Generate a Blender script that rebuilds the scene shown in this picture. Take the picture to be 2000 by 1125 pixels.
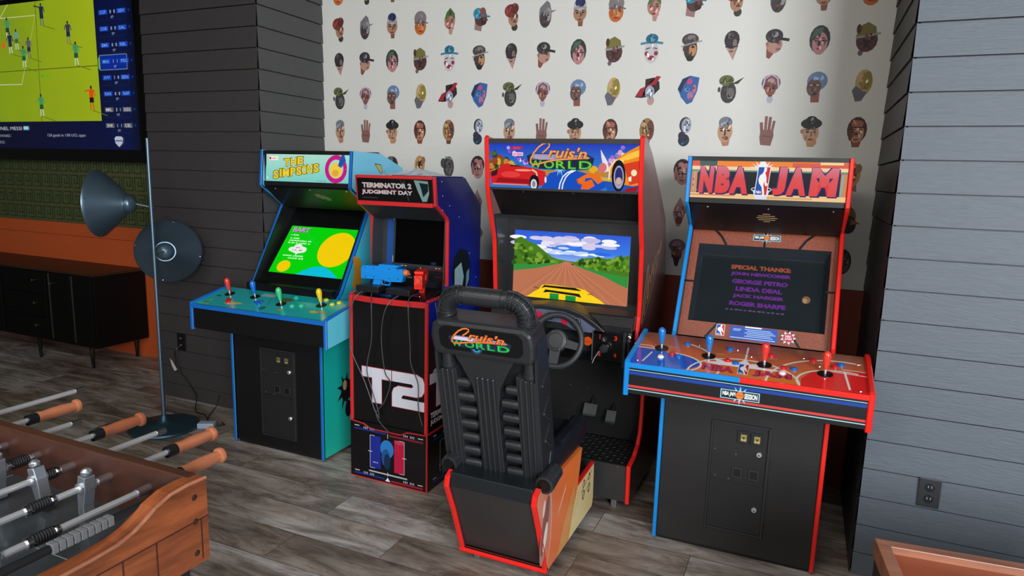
import bpy, bmesh, math, random
from mathutils import Vector, Matrix
for o in list(bpy.data.objects): bpy.data.objects.remove(o, do_unlink=True)
S = bpy.context.scene
COL = S.collection
PI = math.pi
# ---------------------------------------------------------------- camera
CAMH = 1.62
cd = bpy.data.cameras.new('camera'); cam = bpy.data.objects.new('camera', cd); COL.objects.link(cam)
cd.sensor_width = 36; cd.lens = 1308.44/2000*36; cd.clip_start = .05
def rotm(y, p, r):
    f = Vector((math.sin(y)*math.cos(p), math.cos(y)*math.cos(p), -math.sin(p)))
    rt = Vector((math.cos(y), -math.sin(y), 0)); up = rt.cross(f)
    c, s = math.cos(r), math.sin(r)
    return c*rt+s*up, -s*rt+c*up, f
rt, up, fw = rotm(math.radians(-23.449), math.radians(9.541), math.radians(1.598))
cam.matrix_world = Matrix(((rt.x, up.x, -fw.x, 0), (rt.y, up.y, -fw.y, 0), (rt.z, up.z, -fw.z, CAMH), (0, 0, 0, 1)))
S.camera = cam
# ---------------------------------------------------------------- light
w = bpy.data.worlds.new('sky'); S.world = w; w.use_nodes = True
bg = w.node_tree.nodes['Background']; bg.inputs[0].default_value = (.62, .78, 1, 1); bg.inputs[1].default_value = .15
def area(name, loc, tgt, sx, sy, power, col):
    l = bpy.data.lights.new(name, 'AREA'); l.shape = 'RECTANGLE'; l.size = sx; l.size_y = sy; l.energy = power; l.color = col
    o = bpy.data.objects.new(name, l); COL.objects.link(o); o.location = loc
    o.rotation_euler = (Vector(tgt)-Vector(loc)).to_track_quat('-Z', 'Y').to_euler(); return o
area('daylight_opening', (3.3, -3.2, 2.5), (-.5, 3.4, .9), 3.0, 2.6, 610, (.92, .96, 1))
area('fill_light_left', (-2.6, -2.2, 2.2), (-2.2, 3.4, .9), 2.6, 1.6, 30, (1, .97, .93))  # added soft fill for the mural wall, no opening stands here
area('ceiling_fill', (-1.0, -.5, 3.35), (-1.0, .3, 0), 3.6, 1.5, 95, (1, .96, .9))  # soft area added under the ceiling to brighten the floor
S.view_settings.view_transform = 'Standard'; S.view_settings.look = 'None'
S.view_settings.exposure = 0.0; S.view_settings.gamma = 1.0
S.view_settings.use_curve_mapping = False
random.seed(4)
# ---------------------------------------------------------------- materials
def lin(c):
    return tuple(((v/255)/12.92 if v/255 <= .04045 else ((v/255+.055)/1.055)**2.4) for v in c)+(1,)
MC = {}
def mat(c, rough=.5, metal=0, emit=0, coat=0, var=.06, bump=0, bscale=60, alpha=1, spec=.5):
    key = (c, rough, metal, emit, coat, var, bump, bscale, alpha, spec)
    if key in MC: return MC[key]
    m = bpy.data.materials.new('paint_%d' % len(MC)); m.use_nodes = True; nt = m.node_tree; b = nt.nodes['Principled BSDF']
    L = lin(c)
    if emit:
        b.inputs['Base Color'].default_value = (L[0]*.05, L[1]*.05, L[2]*.05, 1)
        b.inputs['Emission Color'].default_value = L; b.inputs['Emission Strength'].default_value = emit
    elif var:
        n = nt.nodes.new('ShaderNodeTexNoise'); n.inputs['Scale'].default_value = 9; n.inputs['Detail'].default_value = 4
        t = nt.nodes.new('ShaderNodeTexCoord'); nt.links.new(t.outputs['Object'], n.inputs['Vector'])
        r = nt.nodes.new('ShaderNodeMix'); r.data_type = 'RGBA'
        r.inputs[6].default_value = tuple(x*(1-var) for x in L[:3])+(1,); r.inputs[7].default_value = tuple(min(1, x*(1+var)) for x in L[:3])+(1,)
        nt.links.new(n.outputs['Fac'], r.inputs[0]); nt.links.new(r.outputs[2], b.inputs['Base Color'])
    else: b.inputs['Base Color'].default_value = L
    b.inputs['Roughness'].default_value = rough; b.inputs['Metallic'].default_value = metal
    b.inputs['Coat Weight'].default_value = coat; b.inputs['Coat Roughness'].default_value = .06; b.inputs['Specular IOR Level'].default_value = spec
    b.inputs['Alpha'].default_value = alpha
    if bump:
        n = nt.nodes.new('ShaderNodeTexNoise'); n.inputs['Scale'].default_value = bscale; n.inputs['Detail'].default_value = 3
        t = nt.nodes.new('ShaderNodeTexCoord'); nt.links.new(t.outputs['Object'], n.inputs['Vector'])
        bb = nt.nodes.new('ShaderNodeBump'); bb.inputs['Strength'].default_value = bump; bb.inputs['Distance'].default_value = .003
        nt.links.new(n.outputs['Fac'], bb.inputs['Height']); nt.links.new(bb.outputs[0], b.inputs['Normal'])
    MC[key] = m; return m
def nodes_mat(name):
    m = bpy.data.materials.new(name); m.use_nodes = True; nt = m.node_tree
    return m, nt, nt.nodes['Principled BSDF'], (lambda t: nt.nodes.new('ShaderNode'+t)), nt.links.new
def ramp(nt, stops):
    r = nt.nodes.new('ShaderNodeValToRGB'); e = r.color_ramp.elements
    while len(e) < len(stops): e.new(.5)
    for k, (p, c) in enumerate(stops): e[k].position = p; e[k].color = lin(c)
    return r
def wood(name, dark, light, rough=.35, axis=0, sc=14, coat=.2, stretch=.09):
    m, nt, b, N, L = nodes_mat(name)
    t = N('TexCoord'); mp = N('Mapping'); s = [1, 1, 1]; s[axis] = stretch; mp.inputs['Scale'].default_value = s
    n = N('TexNoise'); n.inputs['Scale'].default_value = sc; n.inputs['Detail'].default_value = 8; n.inputs['Roughness'].default_value = .65
    n.inputs['Distortion'].default_value = .6
    r = ramp(nt, [(.3, dark), (.62, light)]); L(t.outputs['Object'], mp.inputs[0]); L(mp.outputs[0], n.inputs['Vector']); L(n.outputs['Fac'], r.inputs[0]); L(r.outputs[0], b.inputs['Base Color'])
    bb = N('Bump'); bb.inputs['Strength'].default_value = .15; bb.inputs['Distance'].default_value = .002; L(n.outputs['Fac'], bb.inputs['Height']); L(bb.outputs[0], b.inputs['Normal'])
    b.inputs['Roughness'].default_value = rough; b.inputs['Coat Weight'].default_value = coat; b.inputs['Coat Roughness'].default_value = .15
    return m
def floor_mat():
    m, nt, b, N, L = nodes_mat('wood_look_tile')
    t = N('TexCoord'); mp = N('Mapping'); mp.inputs['Location'].default_value = (.33, .07, 0)
    L(t.outputs['Object'], mp.inputs[0])
    br = N('TexBrick'); br.inputs['Scale'].default_value = 1; br.inputs['Brick Width'].default_value = 1.2; br.inputs['Row Height'].default_value = .205
    br.inputs['Mortar Size'].default_value = .0016; br.offset = .37; br.inputs['Color1'].default_value = (.0, .0, .0, 1); br.inputs['Color2'].default_value = (1, 1, 1, 1)
    br.inputs['Mortar Smooth'].default_value = .1
    L(mp.outputs[0], br.inputs['Vector'])
    # per plank shift of the grain
    sep = N('SeparateColor'); L(br.outputs['Color'], sep.inputs[0])
    ml = N('Math'); ml.operation = 'MULTIPLY'; ml.inputs[1].default_value = 7; L(sep.outputs[0], ml.inputs[0])
    cmb = N('CombineXYZ'); L(ml.outputs[0], cmb.inputs[2]); ad = N('VectorMath'); ad.operation = 'ADD'; L(t.outputs['Object'], ad.inputs[0]); L(cmb.outputs[0], ad.inputs[1])
    m2 = N('Mapping'); m2.inputs['Scale'].default_value = (.22, 1, 1); L(ad.outputs[0], m2.inputs[0])
    n = N('TexNoise'); n.inputs['Scale'].default_value = 11; n.inputs['Detail'].default_value = 12; n.inputs['Roughness'].default_value = .76; n.inputs['Distortion'].default_value = .7; L(m2.outputs[0], n.inputs['Vector'])
    m3 = N('Mapping'); m3.inputs['Scale'].default_value = (.35, 1, 1); L(ad.outputs[0], m3.inputs[0])
    n2 = N('TexNoise'); n2.inputs['Scale'].default_value = 2.6; n2.inputs['Detail'].default_value = 4; L(m3.outputs[0], n2.inputs['Vector'])
    r = ramp(nt, [(.30, (76, 68, 61)), (.44, (140, 131, 123)), (.55, (180, 174, 168)), (.72, (222, 219, 215))]); L(n.outputs['Fac'], r.inputs[0])
    r2 = ramp(nt, [(.34, (128, 106, 90)), (.5, (206, 196, 186)), (.64, (248, 250, 252))]); L(n2.outputs['Fac'], r2.inputs[0])
    mx = N('Mix'); mx.data_type = 'RGBA'; mx.blend_type = 'MULTIPLY'; mx.inputs[0].default_value = .8; L(r.outputs[0], mx.inputs[6]); L(r2.outputs[0], mx.inputs[7])
    mm = N('Mix'); mm.data_type = 'RGBA'; L(br.outputs['Fac'], mm.inputs[0]); L(mx.outputs[2], mm.inputs[6]); mm.inputs[7].default_value = lin((70, 62, 55)); L(mm.outputs[2], b.inputs['Base Color'])
    b.inputs['Roughness'].default_value = .42
    bb = N('Bump'); bb.inputs['Strength'].default_value = .25; bb.inputs['Distance'].default_value = .002; L(n.outputs['Fac'], bb.inputs['Height']); L(bb.outputs[0], b.inputs['Normal'])
    return m
def siding_mat(name, c):
    m, nt, b, N, L = nodes_mat(name)
    t = N('TexCoord'); mp = N('Mapping'); mp.inputs['Scale'].default_value = (.25, .25, 1.6)
    n = N('TexNoise'); n.inputs['Scale'].default_value = 45; n.inputs['Detail'].default_value = 8; n.inputs['Distortion'].default_value = 1.5
    L(t.outputs['Object'], mp.inputs[0]); L(mp.outputs[0], n.inputs['Vector'])
    d = tuple(v*.965 for v in c); e = tuple(min(255, v*1.03) for v in c)
    r = ramp(nt, [(.3, d), (.7, e)]); L(n.outputs['Fac'], r.inputs[0]); L(r.outputs[0], b.inputs['Base Color'])
    bb = N('Bump'); bb.inputs['Strength'].default_value = .35; bb.inputs['Distance'].default_value = .004; L(n.outputs['Fac'], bb.inputs['Height']); L(bb.outputs[0], b.inputs['Normal'])
    b.inputs['Roughness'].default_value = .55; return m
def grad_mat(name, stops, axis='Z', lo=0, hi=1, rough=.3, coat=.3, emit=0, bump=0):
    m, nt, b, N, L = nodes_mat(name)
    t = N('TexCoord'); s = N('SeparateXYZ'); mr = N('MapRange'); mr.inputs[1].default_value = lo; mr.inputs[2].default_value = hi
    L(t.outputs['Object'], s.inputs[0]); L(s.outputs[axis], mr.inputs[0]); r = ramp(nt, stops); L(mr.outputs[0], r.inputs[0])
    if emit:
        b.inputs['Base Color'].default_value = (0, 0, 0, 1); L(r.outputs[0], b.inputs['Emission Color']); b.inputs['Emission Strength'].default_value = emit
    else: L(r.outputs[0], b.inputs['Base Color'])
    b.inputs['Roughness'].default_value = rough; b.inputs['Coat Weight'].default_value = coat; b.inputs['Coat Roughness'].default_value = .08
    return m
BLACK = mat((17, 17, 19), .45, coat=.15)
BLACKS = mat((9, 9, 10), .12, coat=.5)
BLACKV = mat((24, 25, 27), .38, bump=.3, bscale=260)
STEEL = mat((200, 202, 205), .22, 1)
CHROME = mat((225, 226, 230), .2, .7)
GUNMETAL = mat((92, 112, 128), .34, .75, bump=.15, bscale=30)
# ---------------------------------------------------------------- mesh builder
class MB:
    def __init__(s): s.v = []; s.f = []; s.m = []; s.mats = []; s.M = None
    def mi(s, m):
        if m not in s.mats: s.mats.append(m)
        return s.mats.index(m)
    def add(s, pts, faces, m):
        o = len(s.v); k = s.mi(m)
        for p in pts:
            p = Vector(p); s.v.append(s.M @ p if s.M else p)
        for f in faces: s.f.append([o+i for i in f]); s.m.append(k)
    def box(s, x0, x1, y0, y1, z0, z1, m):
        x0, x1 = sorted((x0, x1)); y0, y1 = sorted((y0, y1)); z0, z1 = sorted((z0, z1))
        s.add([(x0, y0, z0), (x1, y0, z0), (x1, y1, z0), (x0, y1, z0), (x0, y0, z1), (x1, y0, z1), (x1, y1, z1), (x0, y1, z1)],
              [(3, 2, 1, 0), (4, 5, 6, 7), (0, 1, 5, 4), (1, 2, 6, 5), (2, 3, 7, 6), (3, 0, 4, 7)], m); return s
    def prism(s, pts, axis, a0, a1, m):
        n = len(pts)
        def mk(a, p):
            if axis == 'x': return (a, p[0], p[1])
            if axis == 'y': return (p[0], a, p[1])
            return (p[0], p[1], a)
        ar = sum(pts[i][0]*pts[(i+1) % n][1]-pts[(i+1) % n][0]*pts[i][1] for i in range(n))
        fl = (ar > 0) ^ (axis == 'y') ^ (a1 < a0)
        F = [list(range(n-1, -1, -1)), list(range(n, 2*n))]+[[i, (i+1) % n, n+(i+1) % n, n+i] for i in range(n)]
        if not fl: F = [f[::-1] for f in F]
        s.add([mk(a0, p) for p in pts]+[mk(a1, p) for p in pts], F, m); return s
    def tube(s, path, r, m, seg=10, closed=False, caps=True):
        P = [Vector(p) for p in path]; n = len(P); R = r if isinstance(r, (list, tuple)) else [r]*n
        pts = []; prev = None
        for i in range(n):
            if closed: t = P[(i+1) % n]-P[i-1]
            else: t = P[min(i+1, n-1)]-P[max(i-1, 0)]
            t.normalize()
            if prev is None:
                a = Vector((0, 0, 1)) if abs(t.z) < .9 else Vector((1, 0, 0)); u = a.cross(t).normalized()
            else: u = (prev-t*prev.dot(t)).normalized()
            prev = u; v = t.cross(u)
            for k in range(seg):
                a = 2*PI*k/seg; pts.append(P[i]+(u*math.cos(a)+v*math.sin(a))*R[i])
        F = []
        for i in range(n if closed else n-1):
            j = (i+1) % n
            for k in range(seg): F.append((i*seg+k, i*seg+(k+1) % seg, j*seg+(k+1) % seg, j*seg+k))
        if caps and not closed: F.append(tuple(range(seg-1, -1, -1))); F.append(tuple((n-1)*seg+k for k in range(seg)))
        s.add(pts, F, m); return s
    def lathe(s, prof, o, ax, m, seg=24):
        ax = Vector(ax).normalized(); o = Vector(o); a = Vector((0, 0, 1)) if abs(ax.z) < .9 else Vector((1, 0, 0)); u = a.cross(ax).normalized(); v = ax.cross(u)
        pts = []; n = len(prof)
        for r, z in prof:
            for k in range(seg):
                t = 2*PI*k/seg; pts.append(o+ax*z+(u*math.cos(t)+v*math.sin(t))*r)
        F = [(i*seg+k, i*seg+(k+1) % seg, (i+1)*seg+(k+1) % seg, (i+1)*seg+k) for i in range(n-1) for k in range(seg)]
        if prof[0][0] > 1e-6: F.append(tuple(range(seg-1, -1, -1)))
        if prof[-1][0] > 1e-6: F.append(tuple((n-1)*seg+k for k in range(seg)))
        s.add(pts, F, m); return s
    def build(s, name, parent=None, bevel=0, smooth=False, label=None):
        me = bpy.data.meshes.new(name); me.from_pydata([tuple(p) for p in s.v], [], s.f)
        for m in s.mats: me.materials.append(m)
        me.polygons.foreach_set('material_index', s.m)
        if smooth:
            me.polygons.foreach_set('use_smooth', [True]*len(s.f)); me.update()
            me.set_sharp_from_angle(angle=math.radians(40))
        me.update()
        o = bpy.data.objects.new(name, me); COL.objects.link(o)
        if parent: o.parent = parent
        if bevel:
            b = o.modifiers.new('bevel', 'BEVEL'); b.width = bevel; b.segments = 2; b.limit_method = 'ANGLE'; b.angle_limit = math.radians(40)
        if label: o['label'] = label
        return o
def thing(name, label, cat, loc=(0, 0, 0), rz=0, group=None):
    o = bpy.data.objects.new(name, None); COL.objects.link(o); o.location = loc; o.rotation_euler = (0, 0, rz); o.empty_display_size = .1
    o['label'] = label; o['category'] = cat
    if group: o['group'] = group
    return o
def struct(o): o['kind'] = 'structure'; return o
# ---------------------------------------------------------------- flat artwork
TC = {}
def textpoly(s, bold=0, shear=0, sp=1):
    k = (s, bold, shear, sp)
    if k in TC: return TC[k]
    c = bpy.data.curves.new('t', 'FONT'); c.body = s; c.offset = bold; c.shear = shear; c.resolution_u = 3; c.space_character = sp
    o = bpy.data.objects.new('t', c); COL.objects.link(o); bpy.context.view_layer.update()
    me = o.evaluated_get(bpy.context.evaluated_depsgraph_get()).to_mesh()
    V = [(v.co.x, v.co.y) for v in me.vertices]; F = [tuple(p.vertices) for p in me.polygons]
    bpy.data.objects.remove(o, do_unlink=True); bpy.data.curves.remove(c)
    x0 = min(v[0] for v in V); x1 = max(v[0] for v in V); y0 = min(v[1] for v in V); y1 = max(v[1] for v in V)
    TC[k] = ([((x-x0)/(x1-x0), (y-y0)/(y1-y0)) for x, y in V], F); return TC[k]
class CV:
    """flat print: O origin, U and V in-plane axes (metres per unit), N outward normal"""
    def __init__(s, mb, O, U, V, emit=0, rough=.3, coat=0, eps=.00016):
        s.mb = mb; s.O = Vector(O); s.U = Vector(U); s.V = Vector(V); s.N = s.U.cross(s.V).normalized(); s.k = 1; s.e = emit; s.r = rough; s.c = coat; s.eps = eps
    def P(s, x, y): return s.O+s.U*x+s.V*y+s.N*(s.eps+s.k*3.5e-5)
    def m(s, c):
        return c if not isinstance(c, tuple) else mat(c, s.r, emit=s.e, coat=s.c, var=0)
    def poly(s, pts, c):
        s.mb.add([s.P(*p) for p in pts], [list(range(len(pts)))], s.m(c)); s.k += 1; return s
    def rect(s, x0, y0, x1, y1, c): return s.poly([(x0, y0), (x1, y0), (x1, y1), (x0, y1)], c)
    def ell(s, cx, cy, rx, ry, c, rot=0, n=16, a0=0, a1=2*PI):
        cr, sr = math.cos(rot), math.sin(rot); full = abs(a1-a0) > 6.2
        A = [a0+(a1-a0)*i/(n if full else n-1) for i in range(n)]
        return s.poly([(cx+rx*math.cos(a)*cr-ry*math.sin(a)*sr, cy+rx*math.cos(a)*sr+ry*math.sin(a)*cr) for a in A], c)
    def line(s, pts, wd, c, closed=False):
        u = s.U.length; v = s.V.length; q = [Vector((p[0]*u, p[1]*v)) for p in pts]; n = len(q); L = []; R = []
        for i in range(n):
            a = q[(i-1) % n] if (closed or i) else q[0]; b = q[(i+1) % n] if (closed or i < n-1) else q[-1]
            t = (b-a); t = t.normalized() if t.length else Vector((1, 0)); nn = Vector((-t.y, t.x))*wd/2
            L.append(q[i]+nn); R.append(q[i]-nn)
        pts3 = [s.P(p.x/u, p.y/v) for p in L+R]
        s.mb.add(pts3, [(i, n+i, n+(i+1) % n, (i+1) % n) for i in range(n if closed else n-1)], s.m(c)); s.k += 1; return s
    def arc(s, cx, cy, rx, ry, a0, a1, wd, c, n=20): return s.line([(cx+rx*math.cos(a0+(a1-a0)*i/n), cy+ry*math.sin(a0+(a1-a0)*i/n)) for i in range(n+1)], wd, c)
    def text(s, t, x0, y0, x1, y1, c, bold=0, shear=0, slope=0, sp=1):
        if t == '1': x0, x1 = x0+(x1-x0)*.35, x0+(x1-x0)*.65
        V, F = textpoly(t, bold, shear, sp)
        s.mb.add([s.P(x0+a*(x1-x0), y0+b*(y1-y0)+slope*a*(x1-x0)) for a, b in V], F, s.m(c)); s.k += 1; return s
def ticks(c, x0, y0, x1, y1, col, n=8, seed=1):
    r = random.Random(seed); w_ = (x1-x0)/n
    for i in range(n):
        if r.random() < .14: continue
        c.rect(x0+w_*i, y0, x0+w_*(i+.55+.3*r.random()), y0+(y1-y0)*r.uniform(.7, 1), col); c.k -= 1
    c.k += 1; return c
# ---------------------------------------------------------------- setting
YB, YL, YR, XL, XR = 3.85, 3.25, 2.978, -3.13, .309
FLOOR = floor_mat()
b = MB(); b.add([(-9, -4.5, 0), (4.5, -4.5, 0), (4.5, 4.6, 0), (-9, 4.6, 0)], [(0, 1, 2, 3)], FLOOR); struct(b.build('floor'))
b = MB(); b.box(-9, 4.5, -4.5, 4.6, 3.5, 3.6, mat((70, 68, 66), .8)); struct(b.build('ceiling'))
SID_D = siding_mat('charcoal_and_shade_siding', (57, 54, 54)); SID_R = siding_mat('slate_siding_paint', (86, 94, 103)); SID_S = siding_mat('lit_side_siding', (74, 74, 75))
def siding(b, P, m, core):
    """P(t, d, z): t 0..1 along the wall, d outward"""
    z0 = .0965-.1245
    for k in range(28):
        a = z0+k*.1245; c = a+.1245; lo = max(a+.0055, 0)
        prof = [(.007, lo), (.001, c), (-.012, c), (-.012, c+.0055), (.007, c+.0055)]
        pts = [P(0, d, z) for d, z in prof]+[P(1, d, z) for d, z in prof]
        b.add(pts, [(0, 5, 6, 1), (1, 6, 7, 2), (2, 7, 8, 3), (3, 8, 9, 4)], m)
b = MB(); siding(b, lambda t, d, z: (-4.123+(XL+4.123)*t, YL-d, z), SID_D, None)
siding(b, lambda t, d, z: (XL+d, YL+(YB+.02-YL)*t, z), SID_S, None)  # lighter than the column front: light on this face put into the colour
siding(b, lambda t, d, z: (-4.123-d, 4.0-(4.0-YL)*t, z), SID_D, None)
b.box(-4.11, XL-.013, YL+.013, 4.0, 0, 3.5, BLACK); struct(b.build('wall_left'))
b = MB(); siding(b, lambda t, d, z: (XR+3.2*t, YR-d, z), SID_R, None)
siding(b, lambda t, d, z: (XR-d, YB+.1-(YB+.1-YR)*t, z), SID_D, None)  # charcoal reused on the slate column: this face's shade put into the colour
b.box(XR+.013, 3.5, YR+.013, 4.0, 0, 3.5, BLACK); struct(b.build('wall_right'))
# far left wall: paint, embossed paper
PAPER = mat((84, 84, 52), .6); PAPL = mat((26, 62, 30), .45)
b = MB(); b.box(-9, -4.0, 3.88, 4.0, 0, 3.5, PAPER)
# raised greek key relief, rows of nested hooks
def key(b, x, z, s, flip):
    t = .0065; y0, y1 = 3.8765, 3.8805
    segs = [((0, 0), (0, 4)), ((0, 4), (3, 4)), ((3, 4), (3, 1.4)), ((3, 1.4), (1.5, 1.4)), ((1.5, 1.4), (1.5, 2.8)), ((4, 4), (4, 0)), ((4, 0), (1, 0)), ]
    for (a, c), (d, e) in segs:
        X0, X1 = sorted((a*s, d*s)); Z0, Z1 = sorted((c*s, e*s))
        if flip: Z0, Z1 = 4*s-Z1, 4*s-Z0
        b.box(x+X0-t/2, x+X1+t/2, y0, y1, z+Z0-t/2, z+Z1+t/2, PAPL)
for r in range(4):
    zz = 1.125+r*.142; xx = -7.1
    while xx < -4.2:
        if True: key(b, xx, zz, .0265, r % 2)
        xx += .133
struct(b.build('wall_back_left'))
b = MB(); ORG = mat((196, 88, 42), .5, var=.03)
b.box(-9, -4.0, 3.872, 3.88, 0, .985, ORG); b.box(-9, -4.0, 3.862, 3.88, .99, 1.098, ORG)
struct(b.build('trim_1'))
b = MB(); b.box(-9.1, -9, -4.5, 4, 0, 3.5, mat((90, 86, 82), .8)); struct(b.build('wall_far_left'))
b = MB(); b.box(-9.1, .6, -4.6, -4.5, 0, 3.5, mat((110, 106, 100), .8)); struct(b.build('wall_front'))
# white mural wall with the printed collage heads
b = MB(); WHITE = mat((214, 213, 207), .6, var=.015)
b.box(XL-.01, .5, YB, YB+.1, 0, 3.5, WHITE)
def F(cv, x, y, sh, sd=0):
    for q in sh:
        k = q[0]
        q = tuple(tuple(int(v*.88) for v in a) if isinstance(a, tuple) and len(a) == 3 and isinstance(a[0], int) else a for a in q)
        if k == 'e': cv.ell(x+q[1]*.078, y+q[2]*.078, q[3]*.078, q[4]*.078, q[5], q[6] if len(q) > 6 else 0, 14)
        elif k == 'p': cv.poly([(x+a*.078, y+c*.078) for a, c in q[1]], q[2])
        elif k == 'l': cv.line([(x+a*.078, y+c*.078) for a, c in q[1]], q[2]*.078, q[3])
    rg = random.Random(sd); e = [q for q in sh if q[0] == 'e' and q[3] > .3]
    if e:
        for k in range(9):
            q = rg.choice(e); t = rg.uniform(0, 6.28); d = rg.uniform(.25, .72); f = rg.choice((.55, .7, 1.2, 1.35)); cc = tuple(int(min(250, v*f)) for v in q[5]); px, py = x+(q[1]+q[3]*d*math.cos(t))*.078, y+(q[2]+q[4]*d*math.sin(t))*.078
            cv.ell(px, py, .078*rg.uniform(.04, .09), .078*rg.uniform(.08, .2), cc, rg.uniform(-.6, .6), 8)
SK, SKD, BR, DK, GR, LG, PK = (186, 140, 112), (140, 92, 70), (96, 62, 50), (36, 32, 34), (112, 108, 112), (170, 166, 168), (200, 150, 140)
def feat(y=0, s=1, c=DK, lip=(150, 60, 60), dx=0):
    return [('l', [(-.36*s+dx, y+.2), (-.1*s+dx, y+.22)], .07, c), ('l', [(.12*s+dx, y+.22), (.36*s+dx, y+.2)], .07, c), ('e', -.22*s+dx, y+.06, .12*s, .06, c), ('e', .24*s+dx, y+.06, .12*s, .06, c),
            ('l', [(.02+dx, y+.1), (.06*s+dx, y-.2), (-.06*s+dx, y-.22)], .05, c), ('e', 0+dx, y-.42, .18*s, .07, lip)]
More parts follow.
